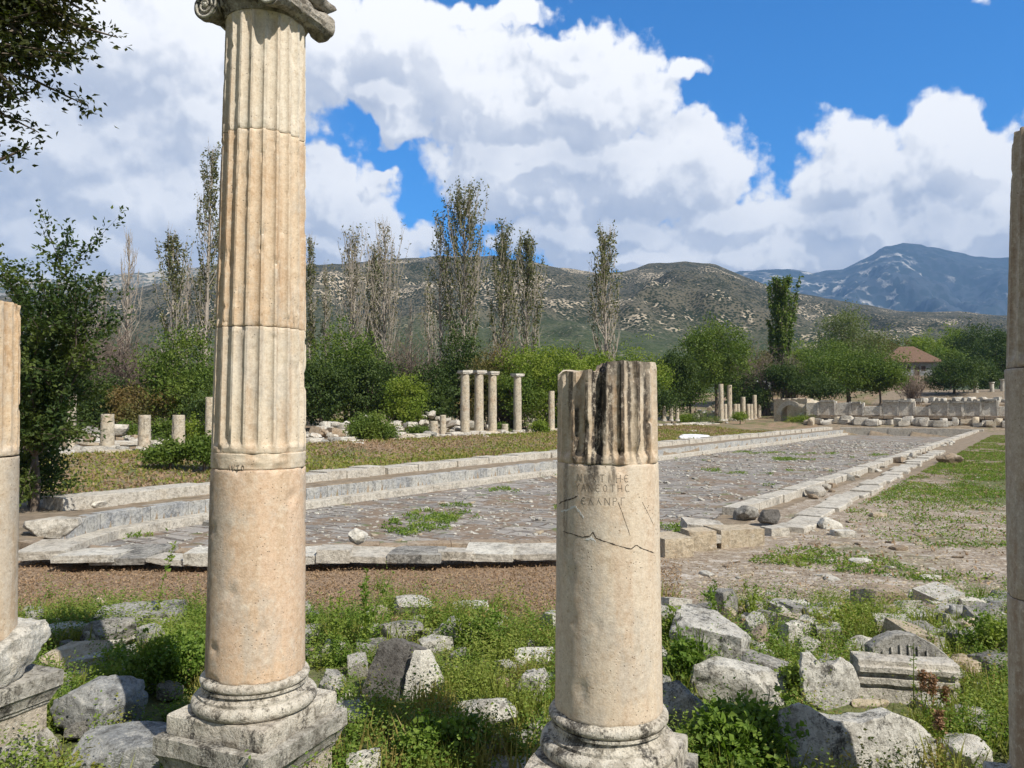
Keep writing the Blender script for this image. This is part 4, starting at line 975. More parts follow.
def fg_(rnd):
    while True:
        px = rnd.uniform(15, 1000); p = G(px, rnd.uniform(608, 690) if rnd.random() < .75 else rnd.uniform(690, 760), .1)
        if rnd.random() < .3: p = G(rnd.uniform(690, 1000), rnd.uniform(600, 640), .1)
        return p.x, p.y, tz(p.x, p.y)
scatter_rocks(285, fg_, 'small pale broken stone scattered among the foreground weeds', 'stone', 'small stones scattered among the foreground weeds', ['white', 'speck', 'white', 'cream', 'white', 'grey'], 11, (.07, .26), zoff=.02, nsub=12, variants=18, sq=.8)
def fgr(rnd):
    p = G(rnd.uniform(745, 1000), rnd.uniform(604, 660), .1); return p.x, p.y, tz(p.x, p.y)
scatter_rocks(70, fgr, 'angular pale fragment of carved marble in the rubble field at the right', 'stone', 'angular marble fragments in the right rubble field', ['white', 'white', 'speck', 'cream', 'grey'], 17, (.13, .30), name='marble_fragment', zoff=.03, nsub=12, variants=16, sq=.75, kinds=('rough', 'block', 'shard', 'cut'))
def rt_(rnd):
    p = G(rnd.uniform(670, 1000), 470+130*rnd.random()**.8); 
    return p.x, p.y, 0
def okr(rnd):
    while True:
        x, y, z = rt_(rnd); s, t = st(x, y)
        if s > -5.2: return x, y, tz(x, y)
scatter_rocks(150, okr, 'small flat chip of stone lying on the bare path right of the pool', 'stone', 'stone chips on the bare path', ['white', 'cream', 'tan'], 12, (.05, .16), name='stone_chip', sq=.35, nsub=4)

def ks_(rnd):
    s, t = -6.55+rnd.uniform(-.25, .25), rnd.uniform(20, 75); x, y = xy(s, t); return x, y, tz(x, y)
scatter_rocks(34, ks_, 'broken rough stone wedged along the outer side of the long right kerb', 'stone', 'broken stones along the right kerb', ['coping', 'white', 'coping', 'tan', 'grey'], 19, (.18, .38), name='broken_stone', nsub=6)
# pool floor: loose stones (countable few) and gravel
def inp(rnd, a=0):
    while True:
        s, t = rnd.uniform(S0+.8, S1-.8), 7+(rnd.random()**1.6)*85; x, y = xy(s, t)
        if inpoly([x], [y], poly)[0] and polydist(np.array([x]), np.array([y]), poly)[0] > .8: return x, y, FZ
scatter_rocks(230, inp, 'loose pale stone lying on the grey paved floor of the empty pool', 'stone', 'loose stones on the pool floor', ['white', 'coping', 'cream', 'grey'], 13, (.10, .26), name='floor_stone', sq=.45, nsub=4)
def gravel(name, n, fn, seed, size, mat):
    rng = random.Random(seed); v0, f0_ = rock_mesh(1, 1, .5, seed, 'rough', 2); V = np.empty((n*len(v0), 3)); Fq = np.empty((n*len(f0_), 4), int)
    for i in range(n):
        x, y, z = fn(rng); s_ = rng.uniform(*size)*(.7+y/60); a = rng.uniform(0, 6.28); ca, sa = math.cos(a), math.sin(a); q = v0*np.array([s_*rng.uniform(.8, 1.7), s_, s_*.8])
        V[i*len(v0):(i+1)*len(v0)] = np.stack([q[:, 0]*ca-q[:, 1]*sa+x, q[:, 0]*sa+q[:, 1]*ca+y, q[:, 2]+z-.01], -1); Fq[i*len(f0_):(i+1)*len(f0_)] = f0_+i*len(v0)
    return tag(link(name, V, Fq, mat), kind='stuff')
tag(gravel('pool_gravel', 3000, inp, 14, (.04, .12), M['speck']), 'pale gravel and chips strewn over the pool paving', 'gravel')
tag(gravel('path_gravel', 1800, okr, 15, (.025, .07), M['cream']), 'pale gravel on the bare path right of the pool', 'gravel')

# ------------------------------------------------------------------ far colonnade, s = -42
def on_row(px, s=-42.0):
    a = (px-512)/F; d = s/(NX*a-NY*(-1)*-1) if False else s/(NX*a+NY)
    return a*d, d
def farcol(px, py_top, py_base, wpx, label, s=-42.0, capd=False, flutes=False, grp=None, fluted=False):
    x, y = on_row(px, s); z0 = zat(py_base, y); z1 = zat(py_top, y); r = wpx*y/F/2; nm = 'standing_column' if z1-z0 > 3 else 'column_stump'
    E = empty(nm, (x, y, z0)); tag(E, label, 'column', grp, 'thing')
    seed = int(px); prof = [(r, 0), (r*1.01, .02)]+[(r*(1-.10*t)+.012*mn.noise(Vector((t*6, seed, 0))), t*(z1-z0)) for t in np.linspace(.04, .985, 12)]+[(r*.86, (z1-z0))]
    rot = random.Random(seed).uniform(0, 6)
    sh = lathe('shaft', prof, M['farcol'], E, seed, 24, .05); sh.rotation_euler.z = rot
    lathe('base', [(r*1.35, -.30), (r*1.35, -.16), (r*1.2, -.12), (r*1.25, -.05), (r*1.08, 0)], M['farwhite'], E, seed+1, 20)
    if capd:
        mb = MB(); mb.box((-r*1.0, -r*1.0, z1-z0), (r*1.0, r*1.0, z1-z0+.10), .01); mb.box((-r*1.22, -r*1.15, z1-z0+.10), (r*1.22, r*1.15, z1-z0+.32), .03); mb.build('capital', M['farwhite'], E, rz=rad(35))
    return E
farcol(465,374,432,9.5,'leftmost of the four tall columns with capitals beyond the pool', capd=True)
farcol(479,374,432,9.5,'second from left of the four tall columns with capitals beyond the pool', capd=True)
farcol(492.5,375,432,9,'third from left of the four tall columns with capitals beyond the pool', capd=True)
farcol(517.5,377,430,8.5,'tall column with a capital standing apart right of the close set three', capd=True)
farcol(551.5,391,429,6.5,'slender capital-less column just left of the broken column in front', s=-42)
farcol(108,414,449,13.5,'thick short column stump nearest the leafy tree on the left')
farcol(145,415,448,12.5,'thick short column stump between two others left of the tall column')
farcol(179,415,446,13,'thick short column stump with a worn flared top left of the tall column')
farcol(210,397,444,9,'taller fluted column half hidden by the left side of the tall column')
farcol(72,388,455,9,'tall column glimpsed through the leaves of the left tree')
farcol(443,415,434,7,'lone cylindrical stump left of the four tall columns', s=-43)
farcol(434,421,433,9,'low thick stump beside the lone cylindrical stump', s=-42)
farcol(382,420,431,6,'grey stump at the right side of the round bush', s=-43.5)
farcol(391,423,433,7,'pinkish stump right of the round bush', s=-43)
farcol(505,424,433,7,'waist high stump between the third and fourth tall columns', s=-42)
farcol(530,423,432,6,'small stump right of the fourth tall column', s=-42)
farcol(721,384,419,5.2,'left one of the two tallest columns far right of the broken column')
farcol(729.5,385,418,5,'right one of the two tallest columns far right of the broken column')
farcol(743,397,418,5,'medium column right of the two tallest far columns')
farcol(754.5,395,418,4.5,'thin pale column nearest the stone arch')
for px in (725,735,738,748,751,759,671,677,664): farcol(px, 404 if px > 700 else 406, 419, 4, 'short stub of a column in the far row beyond the pool', grp='short column stubs in the far row')
def row_(rnd):
    px = rnd.uniform(20, 790); x, y = on_row(px, -41.2+rnd.uniform(-.9, .5)); return x, y, .5+rnd.uniform(0, .1)
# stylobate blocks
rnd = random.Random(77); protos = []
for i in range(8):
    v, f = rock_mesh(1, 1, 1, 900+i, 'block', 6); me = link('stylobate_block', v, f, M[['farwhite', 'farcol', 'farwhite', 'coping'][i % 4]], smooth=True, sharp=25); protos.append(me.data); bpy.data.objects.remove(me)
def put_block(x, y, z, sx, sy, sz, rz, lab, cat, grp, name='stylobate_block', tilt=0):
    o = bpy.data.objects.new(name, rnd.choice(protos)); COL.objects.link(o); o.scale = (sx, sy, sz); o.location = (x, y, z); o.rotation_euler = (rnd.uniform(-tilt, tilt), rnd.uniform(-tilt, tilt), rz); tag(o, lab, cat, grp); return o
ang = math.atan2(UY, UX); t = 6.0
while t < 112:
    L = rnd.uniform(1.0, 2.4)
    if rnd.random() < .82:
        for s_, zz, pr in ((-42.1, .30, 1), (-40.9, .12, .7)):
            if rnd.random() < pr:
                x, y = xy(s_+rnd.uniform(-.12, .12), t+L/2); put_block(x, y, tz(x, y)-.32+zz, L*.96, 1.0, rnd.uniform(.28, .38), ang+rnd.uniform(-.05, .05), 'worn pale block of the step under the far colonnade', 'block', 'step blocks under the far colonnade', tilt=.03)
    t += L+rnd.choice([0, 0, .1, .8])
# back row slabs behind stumps at left
for i in range(10):
    x, y = on_row(95+i*18+rnd.uniform(-3, 3), -47); put_block(x, y, tz(x, y)+.10, rnd.uniform(1.2, 2.2), .8, .25, ang+rnd.uniform(-.15, .15), 'long white slab lying behind the short stumps on the left', 'slab', 'white slabs behind the stumps', 'fallen_slab', .05)
def heap(cs):
    def f_(rnd_):
        px, s_, wd, hh = rnd_.choice(cs); x, y = on_row(px+rnd_.gauss(0, wd*.4), s_+rnd_.gauss(0, 1.2))
        xc, yc = on_row(px, s_); d = math.hypot(x-xc, y-yc)/(wd*yc/F); return x, y, tz(x, y)+max(0, hh*(1-d*d))*rnd_.random()
    return f_
scatter_rocks(295, heap([(428,-52,34,2.2),(400,-52,30,1.4),(540,-52,34,1.8),(575,-52,30,1.6),(600,-52,30,1.6),(345,-49,30,.5),(320,-48,26,.4),(640,-50,30,.6),(460,-49,40,.7),(680,-52,30,1.2),(700,-54,24,.8),(330,-50,40,1.0),(370,-51,40,1.4),(150,-50,60,.8),(110,-50,40,.8)]),
    'rubble stone in the heaps behind the far colonnade', 'stone', 'rubble heaps behind the far colonnade', ['farwhite', 'coping', 'tan', 'farwhite', 'grey', 'farwhite'], 21, (.35, .85), name='heap_stone', nsub=4, sq=.8)
scatter_rocks(130, row_, 'broken stone lying along the foot of the far colonnade', 'stone', 'broken stones along the far colonnade', ['farwhite', 'coping', 'grey'], 22, (.25, .6), name='colonnade_stone', nsub=4)
x, y = G(694, 439).x, G(694, 439).y
v, f = rock_mesh(2.9, 2.0, .55, 301, 'rough', 14); o = link('plastic_sheet', v, f, M['tarp'], smooth=True, loc=(x, y, -.1)); tag(o, 'crumpled white sheet lying on the grass right of the broken column', 'sheet')
for px, py, wp in ((685,427,30),(320,446,36),(340,443,20),(690,443,10)):
    pass
seat(686,433,26,3,'slab','farwhite','flat stone slab on the grass behind the crumpled white sheet','slab', n=8)
seat(484,441,14,7,'boulder','farwhite','white boulder in the meadow in front of the four tall columns','stone', n=8)
seat(358,446,12,4,'slab','farwhite','low white stone in the meadow in front of the round bush','stone', n=8)
seat(398,436,14,4,'slab','farwhite','low pale slab in the meadow right of the round bush','stone', n=8)

# ------------------------------------------------------------------ far ruined facade at the end of the pool
def far_at(px, t=121.0):
    a = (px-512)/F; d = t/(UY+UX*a); return a*d, d
FA = empty('marble_facade', (0, 0, 0)); tag(FA, 'long low ruined marble facade with panels closing the far end of the pool', 'ruined wall', kind='thing')
xa, ya = far_at(806); xb, yb = far_at(1180); La = math.hypot(xb-xa, yb-ya); fdir = Vector((xb-xa, yb-ya, 0))/La; fn_ = Vector((fdir.y, -fdir.x, 0))
if fn_.y > 0: fn_ = -fn_
FA.location = (xa, ya, 0); FA.rotation_euler.z = math.atan2(fdir.y, fdir.x)
mb = MB(); mb2 = MB(); mb3 = MB(); x = 0; zt_ = 4.0; rnd = random.Random(3)
while x < La:
    L = rnd.uniform(1.6, 2.6); zt2 = zt_+rnd.uniform(-.12, .12)-(.5 if rnd.random() < .12 else 0)
    mb.box((x+.03, .05, 1.95), (x+L-.28, .6, zt2-.25), .03, rnd=rnd)
    mb2.box((x+L-.26, -.08, 1.9), (x+L, .6, zt2-.1), .03, rnd=rnd)
    if rnd.random() < .8: mb3.box((x+rnd.uniform(-.2, .2), -.22, zt2-.235), (x+L*rnd.uniform(.7, 1.0), .7, zt2+rnd.uniform(.0, .12)), .05, rnd=rnd)
    x += L
mb.build('panel_course', M['farwhite'], FA); mb2.build('pilasters', M['farwhite'], FA); mb3.build('cornice', M['grey'], FA)
mb = MB(); x = 0
while x < La:
    L = rnd.uniform(1.2, 3.0); mb.box((x, -.9, 1.50), (x+L-.05, .5, 1.9+rnd.uniform(-.06, .06)), .04, rnd=rnd); x += L
mb.build('ledge', M['tan'], FA); mb = MB(); x = 0
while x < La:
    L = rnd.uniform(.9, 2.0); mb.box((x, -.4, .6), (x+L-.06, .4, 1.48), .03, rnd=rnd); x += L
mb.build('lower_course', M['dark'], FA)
mb = MB(); mb.box((0, .61, .3), (La, 5.0, 3.5), .0); mb.build('core', M['tan'], FA)
for i in range(38):
    x, y = far_at(806+i*6.0+rnd.uniform(-2, 2), 118.6+rnd.uniform(-.9, .4)); put_block(x, y, tz(x, y)-.05, rnd.uniform(.6, 1.9), .9, rnd.uniform(.5, 1.15), math.atan2(fdir.y, fdir.x)+rnd.uniform(-.3, .3), 'fallen block in the row in front of the ruined marble facade', 'block', 'fallen blocks in front of the facade', 'fallen_block', .12)
for i in range(20):
    x, y = far_at(900+i*6.5+rnd.uniform(-2, 2), 122.5); put_block(x, y, 3.75, rnd.uniform(.6, 1.5), .9, rnd.uniform(.4, .8), rnd.uniform(0, .5), 'broken block resting on top of the marble facade', 'block', 'blocks on top of the facade', 'loose_block', .1)
# arch
xA, yA = far_at(790, 122); AR = empty('stone_arch', (xA, yA, .8)); tag(AR, 'small stone arch with an open vault at the left end of the far facade', 'arch', kind='thing'); AR.rotation_euler.z = FA.rotation_euler.z-.2
wA, hA, ro, ri = 5.4, 3.6, 2.2, 1.55; V = []; Fc = []
N_ = 16; inn = [(-ri, 0)]+[(-ri*math.cos(math.pi*i/N_), 1.1+ri*math.sin(math.pi*i/N_)) for i in range(N_+1)]+[(ri, 0)]
oo = [(-wA/2, 0)]+[(-wA/2+wA*i/N_, hA+.18*mn.noise(Vector((i*.7, 1, 2)))) for i in range(N_+1)]+[(wA/2, 0)]
k = len(inn)
for y in (0, 2.2):
    V += [(x, y, z) for x, z in inn]+[(x, y, z) for x, z in oo]
for i in range(k-1):
    Fc += [(i, i+1, k+i+1, k+i), (2*k+i, 3*k+i, 3*k+i+1, 2*k+i+1), (i, 2*k+i, 2*k+i+1, i+1), (k+i, k+i+1, 3*k+i+1, 3*k+i)]
Fc += [(0, k, 3*k, 2*k), (k-1, 3*k-1, 4*k-1, 2*k-1)]
link('masonry', V, Fc, M['farcol'], AR)
V = []; 
for y in (-.12, .3):
    for r_ in (ri-.03, ro): V += [(-r_*math.cos(math.pi*i/N_)*1, y, 1.1+r_*math.sin(math.pi*i/N_)) for i in range(N_+1)]
k = N_+1; Fc = []
for i in range(N_): Fc += [(i, i+1, k+i+1, k+i), (2*k+i, 3*k+i, 3*k+i+1, 2*k+i+1), (i, 2*k+i, 2*k+i+1, i+1), (k+i, k+i+1, 3*k+i+1, 3*k+i)]
link('arch_ring', V, Fc, M['farwhite'], AR)
x, y = far_at(806, 122.5); v, f = rock_mesh(5.5, 2.2, 3.6, 402, 'rough', 18); o = link('ruined_pier', v, f, M['farcol'], smooth=True, sharp=30, loc=(x, y, .8), rz=FA.rotation_euler.z); tag(o, 'battered masonry pier between the stone arch and the marble facade', 'pier', kind='thing')
# stumps up the slope at right
for px, pt, pb, wp, lab in ((976,380,398,4.5,'left of three white columns standing on the slope at far right'),(992,382,394,4,'middle of three white columns standing on the slope at far right'),(1003,379,393,4.5,'right of three white columns standing on the slope at far right')):
    farc = empty('slope_column', (0, 0, 0)); Y_ = 150; z0 = zat(pb, Y_); r = wp*Y_/F/2; farc.location = (Q(px, pb, Y_).x, Y_, z0); tag(farc, lab, 'column', kind='thing')
    lathe('shaft', [(r, -.8), (r, 0), (r*.95, zat(pt, Y_)-z0-.3)], M['farwhite'], farc, px, 16); lathe('capital', [(r, zat(pt, Y_)-z0-.3), (r*1.3, zat(pt, Y_)-z0-.2), (r*1.3, zat(pt, Y_)-z0)], M['farwhite'], farc, px+1, 16)
# house
YH = 175; hx, hz = Q(907, 378, YH).x, zat(378, YH)-.6
H = empty('stone_house', (hx, YH, hz)); tag(H, 'grey stone house with a hipped clay tile roof among the trees at right', 'house'); H.rotation_euler.z = -.25
hh = zat(363, YH)-hz; ww = 5.6; dd_ = 4.2
mb = MB(); mb.box((-ww, -dd_, -2), (ww, dd_, hh), 0); mb.build('wall', stone('house_stonework', (.36, .38, .40), (.24, .26, .28), (.08, .08, .08), .7, 1.6, (.5, .48, .42), .4, fine=.8), H)
mb = MB(); mb.box((-ww-.5, -dd_-1.0, -2.5), (ww+.5, -dd_-.01, .9), .05); mb.build('terrace_wall', M['tan'], H)
zr_ = zat(346.5, YH)-hz; o_ = .8
V = [(-ww-o_, -dd_-o_, hh), (ww+o_, -dd_-o_, hh), (ww+o_, dd_+o_, hh), (-ww-o_, dd_+o_, hh), (-ww*.25, 0, zr_), (ww*.25, 0, zr_)]
V += [(a, b_, c-.15) for a, b_, c in V[:4]]
link('roof', V, [(0,1,5,4), (1,2,5), (2,3,4,5), (3,0,4), (6,7,1,0), (7,8,2,1), (8,9,3,2), (9,6,0,3), (9,8,7,6)], M['tile'], H)
for wx in (-3.4, -.6, 2.4):
    fr = MB(); fr.box((wx-.45, -dd_-.03, hh-2.0), (wx+.45, -dd_+.05, hh-.9)); fo_ = fr.build('window', M['bark'], H)
    pn = MB(); pn.box((wx-.36, -dd_-.05, hh-1.92), (wx+.36, -dd_-.031, hh-.98)); pn.build('pane', M['crack'], fo_)
pd = MB(); pd.box((.6, -dd_-.03, .92), (1.6, -dd_+.05, 3.0)); pd.build('door', M['bark'], H)
v, f = rock_mesh(3.4, 2.4, 1.9, 404, 'rough', 12); p = Q(763, 385, 150); o = link('white_tarpaulin', v, f, M['tarp'], smooth=True, sharp=30, loc=(p.x, 150, zat(390, 150))); tag(o, 'white tarpaulin cover between the bushes right of the far columns', 'tarpaulin')
# ------------------------------------------------------------------ vegetation
LEAF = np.array([[0, 0, 0], [.5, .34, .08], [0, 1, -.05], [-.5, .34, .08]])
def leafmesh(name, pos, size, mat, parent=None, seed=0, up=.35, dirs=None, aspect=.62, fold=True):
    """one small folded rhombus per point"""
    rng = np.random.RandomState(seed); n = len(pos); size = np.broadcast_to(size, n)*rng.uniform(.65, 1.35, n)
    d = rng.randn(n, 3) if dirs is None else dirs+rng.randn(n, 3)*.45
    d /= np.linalg.norm(d, axis=1, keepdims=True)
    nn = rng.randn(n, 3)*.8; nn[:, 2] += up*2; nn -= (nn*d).sum(1, keepdims=True)*d; nn /= np.linalg.norm(nn, axis=1, keepdims=True)+1e-9
    sd_ = np.cross(d, nn)
    V = pos[:, None, :] + size[:, None, None]*(LEAF[None, :, 0:1]*aspect*sd_[:, None, :]+LEAF[None, :, 1:2]*d[:, None, :]+LEAF[None, :, 2:3]*nn[:, None, :])
    f = np.arange(n*4).reshape(n, 4)
    return link(name, V.reshape(-1, 3), f, mat, parent)
def crown_pts(rng, blobs, nclus, per, csz, shell=.55):
    """blobs: (x,y,z,rx,ry,rz); clusters biased to the outside, leaves gathered round them"""
    P = []; vol = np.array([b[3]*b[4]*b[5] for b in blobs])**(2/3); vol = vol/vol.sum()
    for b, w_ in zip(blobs, vol):
        m_ = max(3, int(nclus*w_)); d = rng.randn(m_, 3); d /= np.linalg.norm(d, axis=1, keepdims=True)
        rr = (shell+(1-shell)*rng.rand(m_))**.8; rr *= 1+.16*rng.randn(m_)
        c = d*rr[:, None]*np.array(b[3:])+np.array(b[:3])
        cs = csz*rng.uniform(.5, 1.5, m_)
        k = rng.randn(m_, per, 3)*cs[:, None, None]*np.array([1, 1, .65])
        keep = rng.rand(m_) > .10
        P.append((c[:, None, :]+k)[keep].reshape(-1, 3))
    return np.vstack(P)
def limbs(mb, base, blobs, r0, rnd, n=7, k=6):
    top = Vector(base)+Vector((0, 0, max(.5, (min(b[2] for b in blobs)-base[2])*.7)))
    mb.tube([base, Vector(base).lerp(top, .5)+Vector((r0*.4, 0, 0)), top], [r0*1.25, r0, r0*.85], 8)
    for i in range(n):
        b = blobs[i % len(blobs)]; e = Vector((b[0]+rnd.gauss(0, b[3]*.4), b[1]+rnd.gauss(0, b[4]*.4), b[2]+rnd.gauss(.2, .3)*b[5]))
        m_ = top.lerp(e, .5)+Vector((rnd.gauss(0, .1), rnd.gauss(0, .1), .12))*(e-top).length
        mb.tube([top, m_, e], [r0*.5, r0*.3, r0*.08], k, cap=False)
        for _ in range(3):
            e2 = m_+Vector((rnd.gauss(0, 1), rnd.gauss(0, 1), rnd.gauss(.4, .7)))*b[3]*.6; mb.tube([m_, e2], [r0*.2, r0*.04], 4, cap=False)
_ts = [500]
def tree(name, px, py0, py1, wpx, Y, leaf, label, cat='tree', nc=240, per=26, lsz=.30, gaps=.5, trunk=.0, group=None, nb=7, bark='bark', csz=None, flat=.85, shell=.5):
    _ts[0] += 1; sd_ = _ts[0]; rng = np.random.RandomState(sd_); rnd = random.Random(sd_)
    x = Q(px, py0, Y).x; z0 = min(zat(py0, Y), 99); zg = tz(x, Y); zb_ = min(z0, zg+.3); top = zat(py1-(py0-py1)*.05, Y); Hh = top-z0; Wd = wpx*1.22*Y/F
    E = empty(name, (x, Y, zb_)); tag(E, label, cat, group, 'thing')
    zo = z0-zb_+Hh*trunk; hc = Hh*(1-trunk); bl = [(0, 0, zo+hc*.48, Wd*.33, Wd*.30, hc*.46)]
    for i in range(nb):
        a = 2*math.pi*i/nb+rnd.uniform(-.4, .4); q = rnd.uniform(.18, .38); rz_ = hc*rnd.uniform(.16, .30)
        bl.append((math.cos(a)*Wd*q, math.sin(a)*Wd*q, zo+rz_*.9+rnd.random()*(hc-2*rz_)*.95, Wd*rnd.uniform(.12, .24), Wd*rnd.uniform(.12, .24), rz_))
    P = crown_pts(rng, bl, int(nc*1.7), per, csz or Wd*.045+.12, shell); P = P[P[:, 2] > .02]
    leafmesh('crown', P, lsz, M[leaf], E, sd_)
    mb = MB(); limbs(mb, (0, 0, -.3), bl, max(.08, Wd*.022), rnd); mb.build('trunk', M[bark], E)
    return E
def poplar(px, py0, py1, wpx, Y, leaf, label, leafy=(.35, 1), dens=1.0, nbr=90, lean=0, lsz=.33, bark='palebark', group=None):
    _ts[0] += 1; sd_ = _ts[0]; rng = np.random.RandomState(sd_); rnd = random.Random(sd_)
    x = Q(px, py0, Y).x; z0 = tz(x, Y); top = zat(py1, Y); Hh = top-z0; Wd = wpx*1.05*Y/F
    E = empty('poplar_tree', (x, Y, z0)); tag(E, label, 'poplar', group, 'thing')
    mb = MB(); n = 9; tp = [Vector((lean*Hh*t*t+.25*mn.noise(Vector((t*4, sd_, 0))), .25*mn.noise(Vector((t*4, sd_, 9))), t*Hh*.97)) for t in np.linspace(0, 1, n)]
    mb.tube([tp[0]-Vector((0, 0, .5))]+tp[1:], [max(.05, .011*Hh*(1-t)**.8) for t in np.linspace(0, 1, n)], 6)
    L = []; D_ = []
    mb2 = MB()
    for i in range(nbr):
        t = .10+.86*(i+rnd.random())/nbr; k = t*(n-1); j = min(n-2, int(k)); p = tp[j].lerp(tp[j+1], k-j)
        env = Wd*.5*(min(1, .35+t*1.4) if t < .5 else max(.12, 1.05-(t-.5)*1.5))
        a = rnd.uniform(0, 6.28); out = env*rnd.uniform(.45, 1.15); ln = out*rnd.uniform(2.2, 4.2); ln = min(ln, Hh*1.02-p.z)
        q = [p]
        for m_ in range(1, 5):
            f_ = m_/4; w_ = math.sqrt(f_)
            q.append(p+Vector((math.cos(a)*out*w_+rnd.gauss(0, .12), math.sin(a)*out*w_+rnd.gauss(0, .12), ln*f_)))
        r0 = .042+.05*(1-t); mb2.tube(q, [r0, r0*.8, r0*.6, r0*.45, r0*.3], 3, cap=False)
        for _ in range(3):
            m_ = rnd.randint(1, 3); b_ = q[m_]; mb2.tube([b_, b_+Vector((rnd.gauss(0, .25), rnd.gauss(0, .25), rnd.uniform(.8, 1.9)))], [r0*.5, r0*.25], 3, cap=False)
        if leafy[0] <= t+.12*rnd.gauss(0, 1) <= leafy[1]+.1:
            c = int(50*dens*rnd.uniform(.2, 1.6))
            for _ in range(c):
                f_ = rnd.uniform(.15, 1.05)*4; m_ = min(3, int(f_)); b_ = q[m_].lerp(q[m_+1], f_-m_); L.append((b_.x+rnd.gauss(0, .15), b_.y+rnd.gauss(0, .15), b_.z+rnd.gauss(0, .30)))
    tr = mb.build('trunk', M[bark], E); mb2.build('branches', M[bark if bark != 'bark' else 'twig'], E)
    if L: leafmesh('crown', np.array(L), lsz, M[leaf], E, sd_)
    return E
def bare(px, py0, py1, wpx, Y, label, mat='twig', n=60, group=None, name='bare_shrub', rr=.05, leafn=0, leaf='poptan'):
    _ts[0] += 1; rnd = random.Random(_ts[0]); x = Q(px, py0, Y).x; z0 = tz(x, Y); zz = zat(py0, Y)-z0; Hh = zat(py1, Y)-z0; Wd = wpx*Y/F
    E = empty(name, (x, Y, z0)); tag(E, label, 'shrub' if 'shrub' in name else 'tree', group, 'thing'); mb = MB(); tips = []
    for i in range(n):
        bx, by = rnd.gauss(0, Wd*.14), rnd.gauss(0, Wd*.12); a = rnd.uniform(0, 6.28); o = Wd*.5*math.sqrt(rnd.random()); h_ = Hh*rnd.uniform(.5, 1)*(1-.35*(o/(Wd*.5))**2)
        p0 = Vector((bx, by, -.2)); p3 = Vector((math.cos(a)*o, math.sin(a)*o, h_)); p1 = p0.lerp(p3, .35)+Vector((rnd.gauss(0, .2), rnd.gauss(0, .2), .1*h_)); p2 = p0.lerp(p3, .7)+Vector((rnd.gauss(0, .25), rnd.gauss(0, .25), .05*h_))
        mb.tube([p0, p1, p2, p3], [rr*1.6, rr, rr*.7, rr*.35], 3, cap=False)
        for b_ in (p1, p2, p2, p3, p2.lerp(p3, .5), p1.lerp(p2, .5)):
            for _ in range(2):
                e = b_+Vector((rnd.gauss(0, .5), rnd.gauss(0, .5), rnd.uniform(.1, 1.0)))*min(1.6, Hh*.22); mb.tube([b_, e], [rr*.5, rr*.25], 3, cap=False); tips.append(e)
    mb.build('branches', M[mat], E)
    if leafn: 
        P = np.array([tuple(rnd.choice(tips)) for _ in range(leafn)])+np.random.RandomState(5).randn(leafn, 3)*.3; leafmesh('foliage', P, .22, M[leaf], E, 3)
# -- left background
poplar(204,420,141,30,95,'popleaf','tall leafy poplar rising just left of the tall column',(.30,1),1.0,85,lean=.02)
poplar(171,415,231,34,92,'popleaf','poplar with a dark leafy head left of the tall column',(.50,1),1.3,60)
poplar(186,412,256,14,96,'poptan','thin bare poplar beside the dark headed one',(2,3),0,40)
poplar(126,415,230,24,92,'poptan','bare grey poplar at left, all branches and no leaves',(2,3),0,75)
poplar(100,415,275,18,98,'poptan','low bare poplar above the leafy tree at left',(2,3),0,40)
poplar(309,415,233,18,105,'popleaf','slim green poplar just right of the tall column',(.25,1),1.0,60)
poplar(325,412,262,12,110,'poptan','little withered poplar right of the slim green one',(.3,1),.5,40)
poplar(352,415,233,40,102,'poptan','broad withered poplar with tan leaves between the tall column and the green poplars',(.20,1),.35,100)
poplar(384,415,225,44,104,'poptan','tall half bare poplar with grey twigs and green leaves low down',(.15,.8),.35,95)
poplar(374,412,245,26,108,'popleaf','narrow green poplar inside the withered group',(.2,.9),1.0,60)
poplar(428,412,285,18,112,'poptan','short pale dead poplar between the withered group and the tallest poplar',(.3,1),.3,40)
poplar(410,412,300,12,112,'poptan','smallest dead poplar left of the tallest poplar',(2,3),.3,30)
poplar(464,415,190,52,100,'popleaf','tallest poplar of all, green topped with side leaders',(.22,1),1.3,130,lean=0)
poplar(440,415,214,30,101,'popleaf','forked poplar touching the left flank of the tallest poplar',(.35,1),.6,70)
poplar(503,415,228,34,103,'popleaf','pointed green poplar right of the tallest poplar',(.30,1),1.1,90)
poplar(527,415,238,36,104,'popleaf','green poplar with bare grey lower branches, right one of the central group',(.40,1),1.2,95)
poplar(606,400,230,34,98,'popleaf','lone poplar directly above the broken column',(.40,1),.75,100,lean=0)
poplar(783,400,282,32,150,'bush','compact bright green poplar on the right near the blue mountain',(.10,1),2.6,90,lsz=.55)
# dense green background masses
T = tree
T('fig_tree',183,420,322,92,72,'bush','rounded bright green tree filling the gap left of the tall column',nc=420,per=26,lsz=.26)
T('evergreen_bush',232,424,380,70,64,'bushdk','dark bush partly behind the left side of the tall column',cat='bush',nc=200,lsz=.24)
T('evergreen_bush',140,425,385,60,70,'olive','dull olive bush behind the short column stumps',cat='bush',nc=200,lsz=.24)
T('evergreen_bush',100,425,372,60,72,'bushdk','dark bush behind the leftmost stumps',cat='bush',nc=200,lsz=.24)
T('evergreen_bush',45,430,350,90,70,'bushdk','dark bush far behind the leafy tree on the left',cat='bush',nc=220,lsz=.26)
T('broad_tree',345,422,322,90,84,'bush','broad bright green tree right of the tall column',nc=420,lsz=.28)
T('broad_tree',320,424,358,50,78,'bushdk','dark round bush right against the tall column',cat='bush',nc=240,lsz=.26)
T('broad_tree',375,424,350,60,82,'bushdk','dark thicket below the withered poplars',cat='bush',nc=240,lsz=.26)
T('broad_tree',404,422,372,38,78,'bushlt','light green rounded shrub left of the four tall columns',cat='bush',nc=170,lsz=.24)
